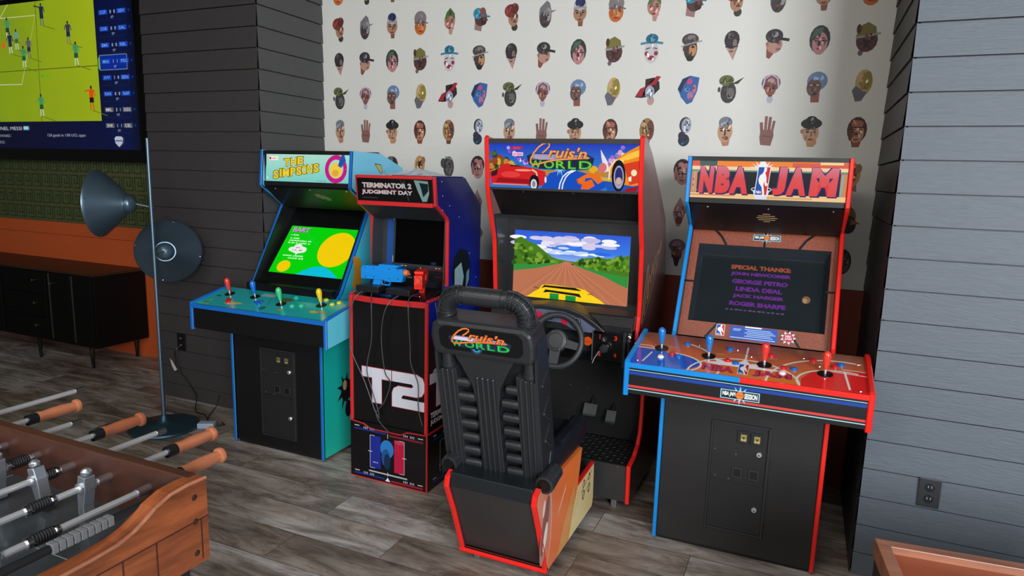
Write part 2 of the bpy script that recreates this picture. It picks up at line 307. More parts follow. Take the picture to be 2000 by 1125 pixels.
TY = {
 'A': [('e', .22, -.75, .26, .28, (60, 62, 48)), ('e', .1, -.1, .42, .6, SK), ('e', -.1, .45, .55, .5, (140, 52, 48)), ('e', .2, .62, .34, .38, (110, 44, 40)), ('e', .25, .05, .26, .16, (70, 72, 74)), ('l', [(-.5, .2), (-.1, .7), (.3, .9)], .08, (176, 90, 80)), ('e', .22, -.35, .16, .07, (120, 50, 48))],
 'B': [('e', 0, -.1, .5, .85, GR), ('e', 0, -.35, .42, .6, (70, 66, 70)), ('p', [(-.5, .1), (-.45, .5), (.1, 1), (.35, .8), (.48, .25), (.9, .3), (.5, .1)], (130, 124, 132)), ('e', .25, 0, .2, .5, LG)]+feat(-.1, .9),
 'C': [('p', [(-.2, -.3), (.3, -.3), (.22, -1), (-.1, -1)], SKD), ('e', 0, -.05, .52, .62, SK), ('e', 0, .5, .5, .42, (210, 205, 205)), ('e', 0, .68, .4, .34, (46, 54, 110)), ('l', [(-.5, .3), (.5, .3)], .14, LG)]+feat(-.1),
 'D': [('e', 0, -.2, .55, .68, (214, 116, 52)), ('e', 0, .4, .58, .6, (142, 132, 136)), ('l', [(-.55, .1), (.1, .2), (.7, 0)], .1, (110, 104, 110)), ('e', .15, -.3, .2, .3, (235, 160, 100))]+feat(-.15, 1, (120, 50, 30), (190, 40, 30)),
 'E': [('p', [(-.1, -.3), (.4, -.2), (.2, -1), (-.05, -.95)], PK), ('e', 0, .0, .48, .6, (196, 140, 126)), ('p', [(-.5, .1), (-.3, .7), (.05, 1.05), (.45, .6), (.5, .1), (.1, .45)], (88, 120, 64)), ('e', .05, .65, .14, .22, (60, 84, 50)), ('e', .2, -.5, .18, .2, (208, 160, 150))]+feat(-.05, .9),
 'F': [('p', [(-.45, 0), (.2, -.1), (.1, -.9), (-.5, -.75)], (170, 130, 130)), ('e', .05, .1, .55, .62, (92, 58, 56)), ('e', -.2, .45, .42, .42, (60, 150, 180)), ('e', .2, .5, .3, .38, (150, 84, 78)), ('l', [(.1, .3), (.85, .15)], .12, (50, 130, 160)), ('e', .3, -.15, .26, .3, (60, 36, 38)), ('p', [(.5, .1), (.7, -.1), (.5, -.2)], (120, 80, 76))],
 'G': [('p', [(-.45, 0), (.45, 0), (.15, -1)], (200, 162, 150)), ('e', 0, .35, .5, .6, (52, 46, 50)), ('e', -.12, .6, .2, .2, (120, 118, 118)), ('e', .2, .1, .14, .3, (140, 120, 118)), ('l', [(-.4, -.1), (.4, -.1)], .08, DK), ('e', .0, -.4, .14, .08, (150, 90, 86)), ('p', [(.1, -.9), (.45, 0), (.3, -.3)], DK)],
 'H': [('p', [(-.5, .1), (.1, -.5), (-.25, -1), (-.45, -.9)], (150, 84, 72)), ('e', .0, -.1, .5, .55, (204, 156, 138)), ('e', -.05, .45, .55, .45, (56, 52, 56)), ('l', [(.2, .3), (.9, .15)], .18, (48, 44, 48)), ('e', .0, .55, .2, .18, LG), ('e', -.45, -.05, .1, .15, (180, 120, 100)), ('e', .25, .0, .14, .06, DK), ('e', .25, -.4, .16, .06, (160, 60, 60))],
 'I': [('e', 0, .1, .62, .88, (48, 56, 54)), ('e', .02, -.15, .46, .72, (206, 146, 148)), ('p', [(-.55, .1), (-.3, .75), (.2, .85), (.1, .5)], (84, 108, 100)), ('e', -.05, -.1, .1, .22, (70, 50, 70))]+feat(-.05, .9, DK, (170, 50, 60)),
 'J': [('e', -.3, -.85, .15, .18, GR), ('e', 0, -.1, .62, .72, (92, 54, 52)), ('p', [(-.65, .15), (-.4, .8), (0, 1), (.45, .7), (.55, .2)], (132, 124, 62)), ('l', [(-.65, .1), (0, .15), (.75, .3)], .13, LG), ('e', -.1, -.25, .2, .3, (60, 36, 38)), ('e', -.5, .6, .14, .3, (80, 50, 30))]+feat(-.25, .7, DK, (120, 60, 60)),
 'K': [('e', 0, -.2, .52, .78, (222, 216, 220)), ('l', [(-.8, .38), (0, .5), (.8, .36)], .16, (62, 148, 176)), ('e', 0, .7, .45, .34, (40, 110, 146)), ('e', 0, .65, .2, .16, (110, 180, 196)), ('e', -.33, -.3, .15, .16, (160, 50, 80)), ('e', .33, -.3, .15, .16, (160, 50, 80)), ('e', 0, -.6, .26, .16, (176, 40, 60)), ('l', [(-.4, .0), (-.1, .1)], .07, DK), ('l', [(.1, .1), (.4, .0)], .07, DK)],
 'L': [('e', .0, -.15, .46, .72, (66, 60, 62)), ('e', .15, -.2, .26, .4, (214, 150, 100)), ('e', -.05, .5, .58, .42, (82, 72, 74)), ('l', [(-.65, .05), (0, .25), (.75, .38)], .1, LG), ('e', .0, .65, .3, .16, (140, 130, 132)), ('e', -.4, -.1, .14, .2, (90, 60, 56)), ('e', .15, -.0, .12, .08, DK), ('e', .0, -.75, .25, .2, (40, 36, 40))],
 'M': [('e', .02, -.25, .52, .72, (64, 62, 62)), ('e', .15, -.3, .26, .36, (116, 112, 110)), ('e', -.15, .55, .5, .36, (112, 116, 70)), ('p', [(-.1, .3), (.35, .4), (1, .75), (.6, .3)], (58, 60, 42)), ('e', -.6, -.05, .1, .18, (80, 76, 76)), ('l', [(-.6, .4), (.3, .55)], .08, (60, 64, 40)), ('l', [(0, -.6), (.3, -.6)], .08, (170, 166, 160))],
 'N': [('e', .0, -.75, .2, .26, (196, 200, 216)), ('e', 0, .3, .6, .55, (128, 84, 110)), ('e', 0, .0, .36, .55, (150, 96, 86)), ('arc0',), ('l', [(-.5, 0), (-.4, .6), (0, .85), (.4, .6), (.5, 0)], .1, (220, 206, 214)), ('e', 0, .45, .22, .16, (206, 170, 160))]+feat(-.1, .8),
 'O': [('p', [(-.25, -.4), (.3, -.4), (.3, -1), (-.2, -1)], (160, 92, 84)), ('e', .1, .35, .62, .6, (120, 146, 180)), ('e', -.08, -.05, .44, .58, (118, 88, 84)), ('e', -.25, .1, .2, .13, DK), ('e', .15, .1, .2, .13, DK), ('e', -.25, .1, .13, .08, (200, 160, 120)), ('e', .15, .1, .13, .08, (200, 160, 120)), ('e', -.05, -.45, .15, .1, (70, 40, 44))],
 'P': [('e', .1, .2, .5, .8, (206, 182, 100)), ('e', .3, .3, .26, .6, (160, 140, 60)), ('p', [(-.55, -.3), (-.35, .0), (.1, -.35), (.35, -.4), (.05, -.95), (-.3, -1)], (112, 110, 122)), ('e', -.1, .5, .2, .3, (222, 180, 140)), ('e', -.08, .1, .1, .05, (110, 90, 60)), ('e', .28, .1, .1, .05, (110, 90, 60)), ('e', .1, -.2, .12, .06, (190, 110, 80))],
 'Q': [('e', .15, -.7, .26, .32, (206, 164, 160)), ('p', [(-1, -.45), (-.75, .0), (-.3, .3), (-.3, .8), (.3, .9), (.7, .6), (.75, .1), (.3, -.35), (-.5, -.5)], (44, 32, 36)), ('p', [(-1, -.4), (-.65, .15), (-.25, .3), (.4, .35), (.8, .95), (.5, 1), (.2, .6), (-.2, .35), (-.5, -.4)], (176, 36, 52)), ('e', .05, -.1, .34, .46, (176, 182, 200)), ('e', -.05, .0, .08, .05, DK), ('e', .2, .0, .08, .05, DK), ('e', .08, -.35, .12, .06, (120, 40, 50))],
 'R': [('p', [(-.7, .1), (-.4, .75), (.1, .95), (.75, .8), (.65, -.1), (.35, -.85), (0, -1), (-.45, -.5)], (52, 110, 180)), ('p', [(-.7, 0), (-.4, .7), (.1, .9), (-.3, .3), (-.45, -.2)], (36, 52, 90)), ('e', .1, .55, .2, .2, (214, 80, 140)), ('e', .2, -.4, .22, .28, (190, 130, 170)), ('e', -.05, .0, .2, .14, (110, 160, 210)), ('e', .45, .05, .12, .3, (220, 120, 150)), ('e', -.0, .02, .08, .06, DK), ('e', .4, .1, .07, .05, DK), ('e', .25, -.6, .15, .07, (200, 70, 110))],
 'S': [('p', [(-.3, -.5), (.35, -.5), (.3, -.95), (-.1, -1)], (196, 138, 108)), ('e', 0, .0, .5, .75, (210, 164, 132)), ('e', 0, .6, .46, .4, (130, 136, 148)), ('l', [(-.3, .5), (.3, .7)], .08, (200, 204, 210)), ('l', [(0, .3), (0, -.3)], .08, (70, 50, 50)), ('e', .1, -.45, .16, .14, (150, 70, 60))]+feat(0, 1),
 'T': [('p', [(-.35, -.9), (.3, -.95), (.45, -.3), (.4, .1), (-.4, .1), (-.45, -.4)], (150, 104, 98)), ('l', [(-.33, 0), (-.4, .6)], .2, (146, 100, 94)), ('l', [(-.1, 0), (-.1, 1)], .19, (158, 110, 102)), ('l', [(.12, 0), (.16, .95)], .19, (146, 100, 94)), ('l', [(.32, 0), (.42, .7)], .17, (154, 108, 100)), ('l', [(-.3, -.3), (.3, -.35)], .05, (110, 70, 66))],
 'U': [('p', [(-.3, -.4), (.3, -.4), (.25, -1), (-.15, -1)], (196, 150, 104)), ('e', 0, -.1, .5, .66, (214, 166, 130)), ('e', .0, .5, .65, .36, (42, 38, 42)), ('e', .0, .75, .34, .24, (30, 28, 32)), ('e', .05, .7, .1, .2, LG), ('e', -.52, .0, .12, .16, (190, 130, 100)), ('e', .2, -.7, .2, .24, (206, 150, 110))]+feat(-.1, .9),
 'V': [('p', [(-.35, -.4), (.35, -.4), (.2, -1), (-.2, -1)], (150, 80, 50)), ('e', 0, .1, .58, .82, (84, 42, 34)), ('e', 0, -.1, .42, .62, (206, 150, 120)), ('e', 0, .5, .36, .2, (176, 110, 90)), ('l', [(-.5, .25), (.5, .25)], .1, (70, 34, 30)), ('e', -.35, -.1, .14, .5, (110, 60, 44))]+feat(-.1, .9),
 'W': [('p', [(-.25, -.5), (.3, -.5), (.2, -1), (-.15, -1)], (120, 60, 50)), ('e', 0, .1, .54, .86, (176, 130, 84)), ('e', .25, .1, .28, .7, (120, 70, 56)), ('l', [(-.3, .8), (.1, .4), (-.1, .0)], .1, (66, 46, 36)), ('e', -.2, .45, .2, .2, (214, 176, 120)), ('l', [(.0, .4), (.1, -.3)], .07, (230, 200, 150))]+feat(0, 1, (50, 26, 24)),
 'X': [('e', -.05, -.6, .4, .44, (28, 52, 72)), ('e', -.2, -.3, .26, .3, (60, 40, 70)), ('e', .0, .45, .42, .55, (56, 60, 74)), ('e', .08, .4, .34, .52, (178, 184, 200)), ('e', -.02, .45, .1, .05, DK), ('e', .25, .45, .08, .05, DK), ('e', .12, .1, .12, .06, (70, 50, 70)), ('l', [(-.2, -.9), (.2, -.6)], .08, (90, 140, 160))],
 'a': [('e', 0, .0, .58, .8, (110, 92, 80)), ('e', -.2, .3, .4, .5, (100, 116, 122)), ('e', .2, .2, .3, .5, (66, 46, 44)), ('e', .1, -.4, .3, .34, (170, 120, 100))]+feat(-.1, .9),
 'b': [('p', [(-.3, -.5), (.3, -.4), (.35, -1), (-.2, -.9)], (170, 120, 110)), ('e', 0, .1, .5, .8, (208, 158, 104)), ('e', .05, .1, .22, .5, (60, 40, 34)), ('e', .1, -.1, .1, .24, (130, 60, 50)), ('e', .35, .5, .2, .3, (170, 116, 80))],
 'c': [('e', -.45, .3, .26, .4, (80, 78, 82)), ('e', .05, .0, .5, .86, (60, 58, 62)), ('e', .1, -.05, .34, .6, (110, 106, 108)), ('l', [(-.3, .8), (.4, .6)], .12, (150, 150, 152))]+feat(-.1, .9),
 'd': [('e', 0, .2, .62, .75, (46, 30, 34)), ('e', .05, -.15, .48, .75, (206, 150, 146)), ('e', -.1, .55, .2, .16, (206, 130, 136)), ('e', .25, .5, .18, .14, (206, 130, 136)), ('e', -.4, -.1, .14, .5, (176, 112, 110))]+feat(-.15, .9, DK, (170, 60, 64)),
 'e': [('p', [(0, 1.1), (.5, .2), (.35, -.3), (.1, -1), (-.15, -1), (-.45, -.2), (-.4, .3)], (186, 144, 146)), ('e', .0, .1, .4, .5, (170, 124, 126)), ('l', [(-.45, .0), (.45, .0)], .06, (70, 40, 50)), ('e', .0, -.55, .24, .3, (120, 60, 60))]+feat(-.2, .8),
 'f': [('e', .0, .45, .6, .5, (150, 112, 128)), ('e', .0, .0, .4, .6, (150, 104, 100)), ('p', [(-.3, -.3), (.3, -.3), (.1, -1.1), (-.1, -1)], (60, 34, 38)), ('e', 0, .6, .3, .2, (190, 150, 160)), ('l', [(-.35, -.3), (.35, -.35)], .2, (50, 30, 34))]+feat(.1, .8),
 'g': [('e', 0, .2, .5, .7, (150, 120, 66)), ('e', .1, -.3, .45, .6, (40, 32, 34)), ('p', [(.2, .1), (.8, -.2), (.2, -.3)], (190, 120, 50)), ('e', -.1, .1, .2, .3, (110, 60, 50))],
 'h': [('e', 0, .1, .52, .85, (50, 48, 54)), ('e', .1, 0, .32, .6, (104, 98, 98)), ('l', [(-.3, .6), (.3, .2)], .1, (140, 136, 140))]+feat(-.1, .8)}
ROWS = ['DACBFE', 'ABCDEF', 'GHIJKL', 'MNOPQR', 'STUVWX', 'habgcd', 'cfdgee', 'bahhcf']
cv = CV(b, (0, YB, 0), (1, 0, 0), (0, 0, 1), rough=.6, eps=.00008)
for r, seq in enumerate(ROWS):
    zc = 2.775-.2225*r
    if r == 5: seq = 'haacbd'; seq = 'h'+'h'+'a'+'b'+'c'+'d'
    if r == 7: zc += .0
    for i in range(16):
        cv.k = 1+((r+i) % 2)*0
        F(cv, -2.992+.2123*i, zc, [q for q in TY[seq[i % 6]] if q[0] != 'arc0'], r*7+i % 6)
struct(b.build('wall_back'))
b = MB(); b.box(XL+.005, XR+.01, YB-.012, YB, 0, 1.083, mat((128, 50, 32), .5, var=.04)); b.box(XL+.005, XR+.01, YB-.016, YB, 1.05, 1.083, mat((128, 50, 32), .5, var=.04)); struct(b.build('trim_2'))
# ---------------------------------------------------------------- shared cabinet helpers
def ribbon(b, prof, x0, x1, m, out=.004, inn=.008):
    P = [Vector(p) for p in prof]; n = len(P); A = []; B = []
    for i in range(n):
        d1 = (P[i]-P[i-1]).normalized() if i else None; d2 = (P[i+1]-P[i]).normalized() if i < n-1 else None
        d1 = d1 or d2; d2 = d2 or d1; n1 = Vector((-d1.y, d1.x)); n2 = Vector((-d2.y, d2.x)); nn = (n1+n2); nn = nn.normalized()/max(.5, nn.normalized().dot(n1))
        A.append(P[i]+nn*out); B.append(P[i]-nn*inn)
    h = (x1-x0)*.5; xm = (x0+x1)/2; o = out*.0
    pts = []; q = abs(h)
    for i in range(n):
        a, c = A[i], B[i]; mid = a*.6+c*.4
        pts += [(xm-q, c.x, c.y), (xm-q, mid.x, mid.y), (xm-q*.6, a.x, a.y), (xm+q*.6, a.x, a.y), (xm+q, mid.x, mid.y), (xm+q, c.x, c.y)]
    F_ = []
    for i in range(n-1):
        for k in range(5): F_.append((i*6+k, i*6+k+1, (i+1)*6+k+1, (i+1)*6+k))
    F_.append((0, 1, 2, 3, 4, 5)); F_.append(tuple((n-1)*6+k for k in range(5, -1, -1)))
    b.add(pts, F_, m)
def slantplate(b, x0, x1, p, q, th, m):
    """plate whose front face runs from p to q in (y,z); thickness behind"""
    d = (Vector(q)-Vector(p)).normalized(); n = Vector((d.y, -d.x))
    if n.x < 0: n = -n
    b.prism([tuple(p), tuple(q), (q[0]+n.x*th, q[1]+n.y*th), (p[0]+n.x*th, p[1]+n.y*th)], 'x', x0, x1, m)
def plane_cv(b, xl, p, q, w=1, ln=None, **k):
    """canvas on a slanted face, x to the right, y up the slope, in metres, lifted to the front"""
    d = (Vector(q)-Vector(p)).normalized(); return CV(b, (xl, p[0], p[1]), (w, 0, 0), (0, d.x*(ln or 1), d.y*(ln or 1)), **k)
def joystick(parent, pos, nrm, c, lean=(0, 0)):
    n = Vector(nrm).normalized(); b = MB(); p = Vector(pos)
    b.lathe([(0, .0), (.029, 0), (.029, .002), (.024, .003), (0, .003)], p, n, mat((12, 12, 14), .3), 20)
    up_ = (n+Vector((lean[0], lean[1], 0))).normalized()
    b.lathe([(.005, 0), (.005, .03)], p, up_, CHROME, 10)
    b.lathe([(0, .022), (.008, .023), (.0095, .035), (.0145, .062), (.0165, .078), (.014, .09), (.007, .098), (0, .1)], p, up_, mat(c, .22, coat=.6), 18)
    return b.build('joystick', parent, smooth=True)
def button(parent, pos, nrm, c, r=.0145):
    b = MB(); m = mat(c, .25, coat=.4)
    b.lathe([(0, 0), (r, 0), (r, .004), (r*.8, .006), (r*.74, .005), (r*.72, .009), (r*.6, .0095), (0, .009)], pos, nrm, m, 18)
    return b.build('button', parent, smooth=True)
def screws(b, pts, n=(0, -1, 0), r=.006):
    for p in pts: b.lathe([(0, 0), (r, 0), (r*.7, .003), (0, .003)], p, n, STEEL, 10)
def coin_door(parent, cx, z0, z1, half, lit, y=0):
    d = MB(); M1 = mat((30, 31, 33), .42, coat=.1); M2 = mat((40, 41, 44), .4)
    d.box(cx-half, cx+half, y-.004, y+.003, z0, z1, M1)
    fr = .007
    d.box(cx-half-fr, cx-half, y-.009, y+.002, z0-fr, z1+fr, M2); d.box(cx+half, cx+half+fr*1.4, y-.013, y+.002, z0-fr, z1+fr, M2)
    d.box(cx-half, cx+half, y-.009, y+.002, z1, z1+fr, M2); d.box(cx-half, cx+half, y-.009, y+.002, z0-fr, z0, M2)
    zm = z0+(z1-z0)*.47; d.box(cx-half, cx+half, y-.0045, y+.001, zm-.0025, zm+.0025, mat((6, 6, 6), .6))
    root = d.build('coin_door', parent, bevel=.0012)
    for k in (0, 1):
        xx = cx+half*(.12+.48*k); s = MB(); zz = z1-.075
        s.box(xx-.024, xx+.022, y-.012, y-.003, zz, zz+.052, mat((34, 35, 38), .35))
        s.box(xx-.011, xx+.013, y-.0135, y-.011, zz+.01, zz+.04, mat((150, 140, 84) if lit else (104, 100, 66), .3, emit=0))
        c = CV(s, (xx-.011, y-.0135, zz+.01), (.024, 0, 0), (0, 0, .03)); c.rect(.15, .55, .85, .7, (90, 80, 30)).rect(.1, .2, .9, .3, (196, 186, 120)).ell(.5, .45, .2, .12, (60, 52, 24))
        s.build('coin_slot', root, bevel=.001)
        s = MB(); xr = cx+half*(-.06+.6*k)+.005; zr = zm+.022
        s.box(xr-.02, xr+.022, y-.011, y-.003, zr, zr+.046, mat((46, 47, 50), .35)); s.box(xr-.014, xr+.016, y-.0115, y-.0105, zr+.006, zr+.04, mat((10, 10, 11), .5)); s.build('coin_return', root, bevel=.001)
    for zz in (z1-.115, z0+(z1-z0)*.24):
        s = MB(); s.lathe([(0, 0), (.011, 0), (.011, .007), (.009, .009), (0, .009)], (cx+half*.72, y-.003, zz), (0, -1, 0), CHROME, 16); s.lathe([(0, 0), (.004, 0), (.004, .002), (0, .002)], (cx+half*.72, y-.012, zz), (0, -1, 0), mat((120, 120, 120), .3, 1), 10); s.build('lock', root, smooth=True)
    screws_parts(root, [(cx-half*.88, y-.004, z1-.12), (cx-half*.8, y-.004, zm+.015), (cx-half*.1, y-.004, z1-.13), (cx-half*.3, y-.004, zm+.01)], r=.0035)
SIDE = [(0, .02), (0, .72), (.14, .905), (.17, .92), (.45, 1.40), (.27, 1.52), (.29, 1.73), (.56, 1.725), (.80, 1.645), (.80, .02)]
TRIM = [(0, .012), (0, .74)]
TRIM2 = [(.12, .885), (.175, .935), (.435, 1.385), (.445, 1.40), (.435, 1.415), (.28, 1.512), (.268, 1.525), (.27, 1.55), (.288, 1.728)]
def upright(root, hw, side_mat, trimL, trimR, front_mat, art=None):
    """body of the tall four player cabinets: local x centred, y back, z up"""
    for sx, tm in ((-1, trimL), (1, trimR)):
        x0 = sx*hw; x1 = sx*(hw-.019)
        sp = MB(); sp.prism(SIDE, 'x', x1, x0, side_mat)
        if art and sx > 0: art(CV(sp, (hw, 0, 0), (0, 1, 0), (0, 0, 1), rough=.35, coat=.3, eps=.0005))
        o = sp.build('side_panel', root)
        t = MB(); ribbon(t, TRIM, min(x0, x1), max(x0, x1), tm); ribbon(t, TRIM2, min(x0, x1)-.0, max(x0, x1)+.0, tm); t.build('edge_trim', root, label=('blue' if tm is TBLUE or tm is TBLUE2 else 'red')+' edge trim')
    x = hw-.02
    f = MB(); f.box(-x, x, .006, .024, .02, .72, front_mat); f.box(-x, x, .02, .04, .0, .03, BLACK); f.build('front_panel', root)
    k = MB(); k.box(-x, x, .785, .797, .02, 1.64, BLACK); slantplate(k, -x, x, (.56, 1.722), (.79, 1.645), .012, BLACK); k.box(-x, x, .30, .56, 1.712, 1.724, BLACK); k.build('back_panel', root)
def screws_parts(parent, pts, n=(0, -1, 0), r=.006):
    for p in pts: b = MB(); screws(b, [p], n, r); b.build('screw', parent)
def speaker_panel(root, hw, m, shape, tone):
    s = MB(); p, q = (.455, 1.388), (.288, 1.512); slantplate(s, -hw, hw, q, p, .012, m)
    o = s.build('speaker_panel', root)
    g = MB(); d = (Vector(q)-Vector(p)); L_ = d.length; d.normalize()
    c = CV(g, (0, p[0], p[1]), (1, 0, 0), (0, d.x, d.y), rough=.5, eps=.0006)
    for a, h_, wd in shape: c.line([(a-wd, h_), (a+wd, h_)], .005, tone)
    g.build('speaker_grille', o)
    nn = Vector((0, d.y, -d.x)).normalized()
    screws_parts(o, [(xx, p[0]+d.x*(L_-.015), p[1]+d.y*(L_-.015)) for xx in (-.24, .02, .28)], nn if nn.y < 0 else -nn)
def control_deck(root, hw, y0, y1, z0, z1, zb, front, deckm, sidem, trims, art):
    """wide player deck with apron"""
    d = MB(); th = .014
    d.prism([(y0, z0-th), (y0, z0), (y1, z1), (y1, z1-th)], 'x', -hw+.018, hw-.018, deckm)
    d.prism([(y0+.004, zb), (y0+.004, z0-th), (y1, z1-th), (y1, zb+.03)], 'x', -hw+.02, hw-.02, front)
    for sx in (-1, 1): d.prism([(y0, zb-.006), (y0, z0+.004), (y1+.01, z1+.006), (y1+.01, zb+.03)], 'x', sx*hw, sx*(hw-.018), sidem)
    art(d)
    o = d.build('control_panel', root)
    for sx, tm in ((-1, trims[0]), (1, trims[1])):
        t = MB(); xx = sorted((sx*(hw+.001), sx*(hw-.021))); ribbon(t, [(y0, zb-.008), (y0, z0+.001), (y0+.008, z0+.008), (y1+.01, z1+.008)], xx[0], xx[1], tm, .004, .006); t.build('edge_trim', o)
    return o
TBLUE = mat((14, 104, 190), .3, coat=.3, var=.02); TBLUE2 = mat((10, 134, 214), .3, coat=.3, var=.02); TRED = mat((226, 34, 26), .3, coat=.3, var=.02); TRED2 = mat((196, 40, 42), .3, coat=.3, var=.02)
CR, SR = math.cos, math.sin
# ---------------------------------------------------------------- teal four player cabinet
SX, SY = -2.685, 2.843
root = thing('arcade_cabinet', 'tall arcade cabinet with sky blue sides, teal control deck and yellow lettered mint marquee', 'arcade cabinet', (SX, SY, 0))
sim_side = grad_mat('teal_to_sky_blue_vinyl', [(0, (28, 182, 160)), (.42, (20, 170, 165)), (.62, (60, 192, 216)), (1, (128, 212, 246))], 'Z', 0, 1.75, .35)
def sim_art(c):
    c.line([(.50, 1.665), (.56, 1.66), (.58, 1.615), (.56, 1.61), (.53, 1.635), (.50, 1.665)], .005, (60, 60, 50)).poly([(.505, 1.662), (.555, 1.657), (.575, 1.62), (.56, 1.615), (.53, 1.637)], (216, 186, 70)).line([(.60, 1.63), (.61, 1.6), (.64, 1.6)], .004, (110, 110, 60)).line([(.66, 1.6), (.67, 1.58)], .004, (110, 110, 60))
    random.seed(9)
    for k in range(9):
        an = k*.7; c.poly([(.20+.02*math.cos(an+1.5), .38+.03*math.sin(an+1.5)), (.20+.085*math.cos(an), .36+.12*math.sin(an)), (.20+.02*math.cos(an-1.5), .38+.03*math.sin(an-1.5))], (22, 22, 30))
    c.ell(.2, .37, .045, .07, (26, 26, 32)).ell(.19, .40, .018, .03, (186, 168, 126)).ell(.22, .25, .03, .05, (24, 24, 44)); c.poly([(.28, 1.14), (.35, 1.12), (.36, 1.0), (.33, .93), (.27, .96), (.29, 1.05)], (206, 140, 40))
upright(root, .334, sim_side, TBLUE, TBLUE, mat((12, 12, 14), .4, coat=.1), sim_art)
# marquee
m = MB(); p, q = (.287, 1.548), (.300, 1.706); slantplate(m, -.30, .313, p, q, .01, mat((150, 214, 204), .3, emit=.9))
m.box(-.314, .314, .292, .31, 1.706, 1.728, BLACK); m.box(-.314, .314, .285, .30, 1.522, 1.548, BLACK); m.box(-.314, -.298, .294, .31, 1.53, 1.71, BLACKS)
W_, H_ = .613, .158
c = plane_cv(m, -.30, (.2868, 1.548), (.2998, 1.706), W_, H_, emit=.95, rough=.2)
c.rect(.0, 0, 1, 1, grad_mat('mint_backlit_print', [(0, (120, 206, 200)), (.5, (150, 218, 206)), (1, (178, 224, 206))], 'Z', 1.54, 1.71, emit=.95))
c.rect(.035, .78, .15, .93, (240, 236, 220)); ticks(c, .065, .83, .14, .87, (206, 70, 76), 6); c.ell(.05, .85, .012, .05, (190, 30, 60))
def wob(c, s, xs, ys, w_, h_, rot):
    for ch, x, y, r in zip(s, xs, ys, rot):
        for col, bo, g in (((120, 104, 30), .07, .010), ((240, 206, 40), .028, 0), ):
            c.text(ch, x-g, y-g*2.5, x+w_*(.35 if ch == 'I' else (1.25 if ch == 'M' else 1))+g, y+h_+g*2.5, col, bo, slope=r)
        c.k += 0
wob(c, 'THE', [.225, .305, .385], [.56, .60, .64], .068, .27, [.1, .1, .1])
wob(c, 'SIMPSONS', [.095, .175, .21, .305, .375, .44, .505, .58], [.09, .16, .17, .22, .25, .29, .33, .37], .062, .30, [.1]*8)
c.k += 2
c.arc(.84, .5, .105, .42, 0, 2*PI, .026, (196, 30, 128), 40)
c.ell(.84, .46, .07, .28, (238, 200, 70)).ell(.835, .36, .04, .12, (226, 164, 60))
c.poly([(.86, .62), (.90, 1.0), (.93, 1.0), (.95, .8), (.90, .55)], (30, 84, 170)); c.line([(.62, .055), (.73, .055)], .003, (90, 160, 150)); c.ell(.025, .12, .008, .03, (240, 255, 250))
mo = m.build('marquee', root)
speaker_panel(root, .314, mat((14, 14, 15), .35), [(-.005+k*.014, .125-k*.0125, .028 if k in (0, 5) else .05) for k in range(0)]+[(.045, .15, .018), (.058, .138, .036), (.07, .126, .042), (.084, .112, .036), (.098, .1, .018)], (168, 156, 110))
# monitor
m = MB(); p, q = (.206, .955), (.585, 1.412); d_ = (Vector(q)-Vector(p)).normalized()
slantplate(m, -.314, .314, p, q, .01, mat((12, 13, 14), .3, coat=.2))
for sx in (-1, 1): m.prism([(.15, .91), (.206, .955), (.585, 1.412), (.44, 1.40)], 'x', sx*.3145, sx*.308, mat((24, 26, 28), .4))
m.box(-.314, .314, .12, .212, .905, .955, mat((12, 13, 14), .3, coat=.2)); m.box(-.314, .314, .44, .59, 1.40, 1.412, BLACK)
so = m.build('monitor_bezel', root)
m = MB(); W_, H_ = .572, .344; c = plane_cv(m, -.266, (.206+d_.x*.066, .955+d_.y*.066), (.206+d_.x*.5, .955+d_.y*.5), W_, H_, emit=1, rough=.15, eps=.0007)
c.rect(0, 0, 1, 1, (6, 204, 10)); c.k += 3
c.text('BART', .05, .86, .27, .96, (90, 70, 90), .05).text('BART', .045, .87, .265, .97, (214, 150, 214), .02)
ticks(c, .05, .79, .16, .82, (190, 240, 190), 8, 2); ticks(c, .06, .72, .2, .75, (200, 246, 200), 10, 3); ticks(c, .06, .67, .36, .70, (200, 246, 200), 20, 4); ticks(c, .06, .62, .36, .65, (200, 246, 200), 20, 5)
c.ell(.24, .5, .1, .08, (225, 232, 225)).ell(.22, .57, .05, .05, (225, 232, 225)).ell(.16, .5, .05, .05, (225, 232, 225)).ell(.31, .5, .04, .06, (225, 232, 225)).poly([(.22, .44), (.26, .43), (.24, .38)], (225, 232, 225)); ticks(c, .2, .53, .25, .555, (190, 80, 80), 3, 6); ticks(c, .17, .475, .31, .5, (90, 90, 90), 10, 7)
ticks(c, .08, .35, .35, .38, (200, 246, 200), 16, 8); ticks(c, .16, .3, .38, .33, (200, 246, 200), 14, 9)
c.ell(.72, .56, .22, .36, (236, 200, 8), 0, 32); c.ell(.16, .14, .085, .12, (236, 200, 8)); c.poly([(.36, 0)]+[(.36+.54*i/12, .2*math.sin(PI*i/12)) for i in range(1, 12)]+[(.9, 0)], (10, 186, 214))
m.build('screen', so)
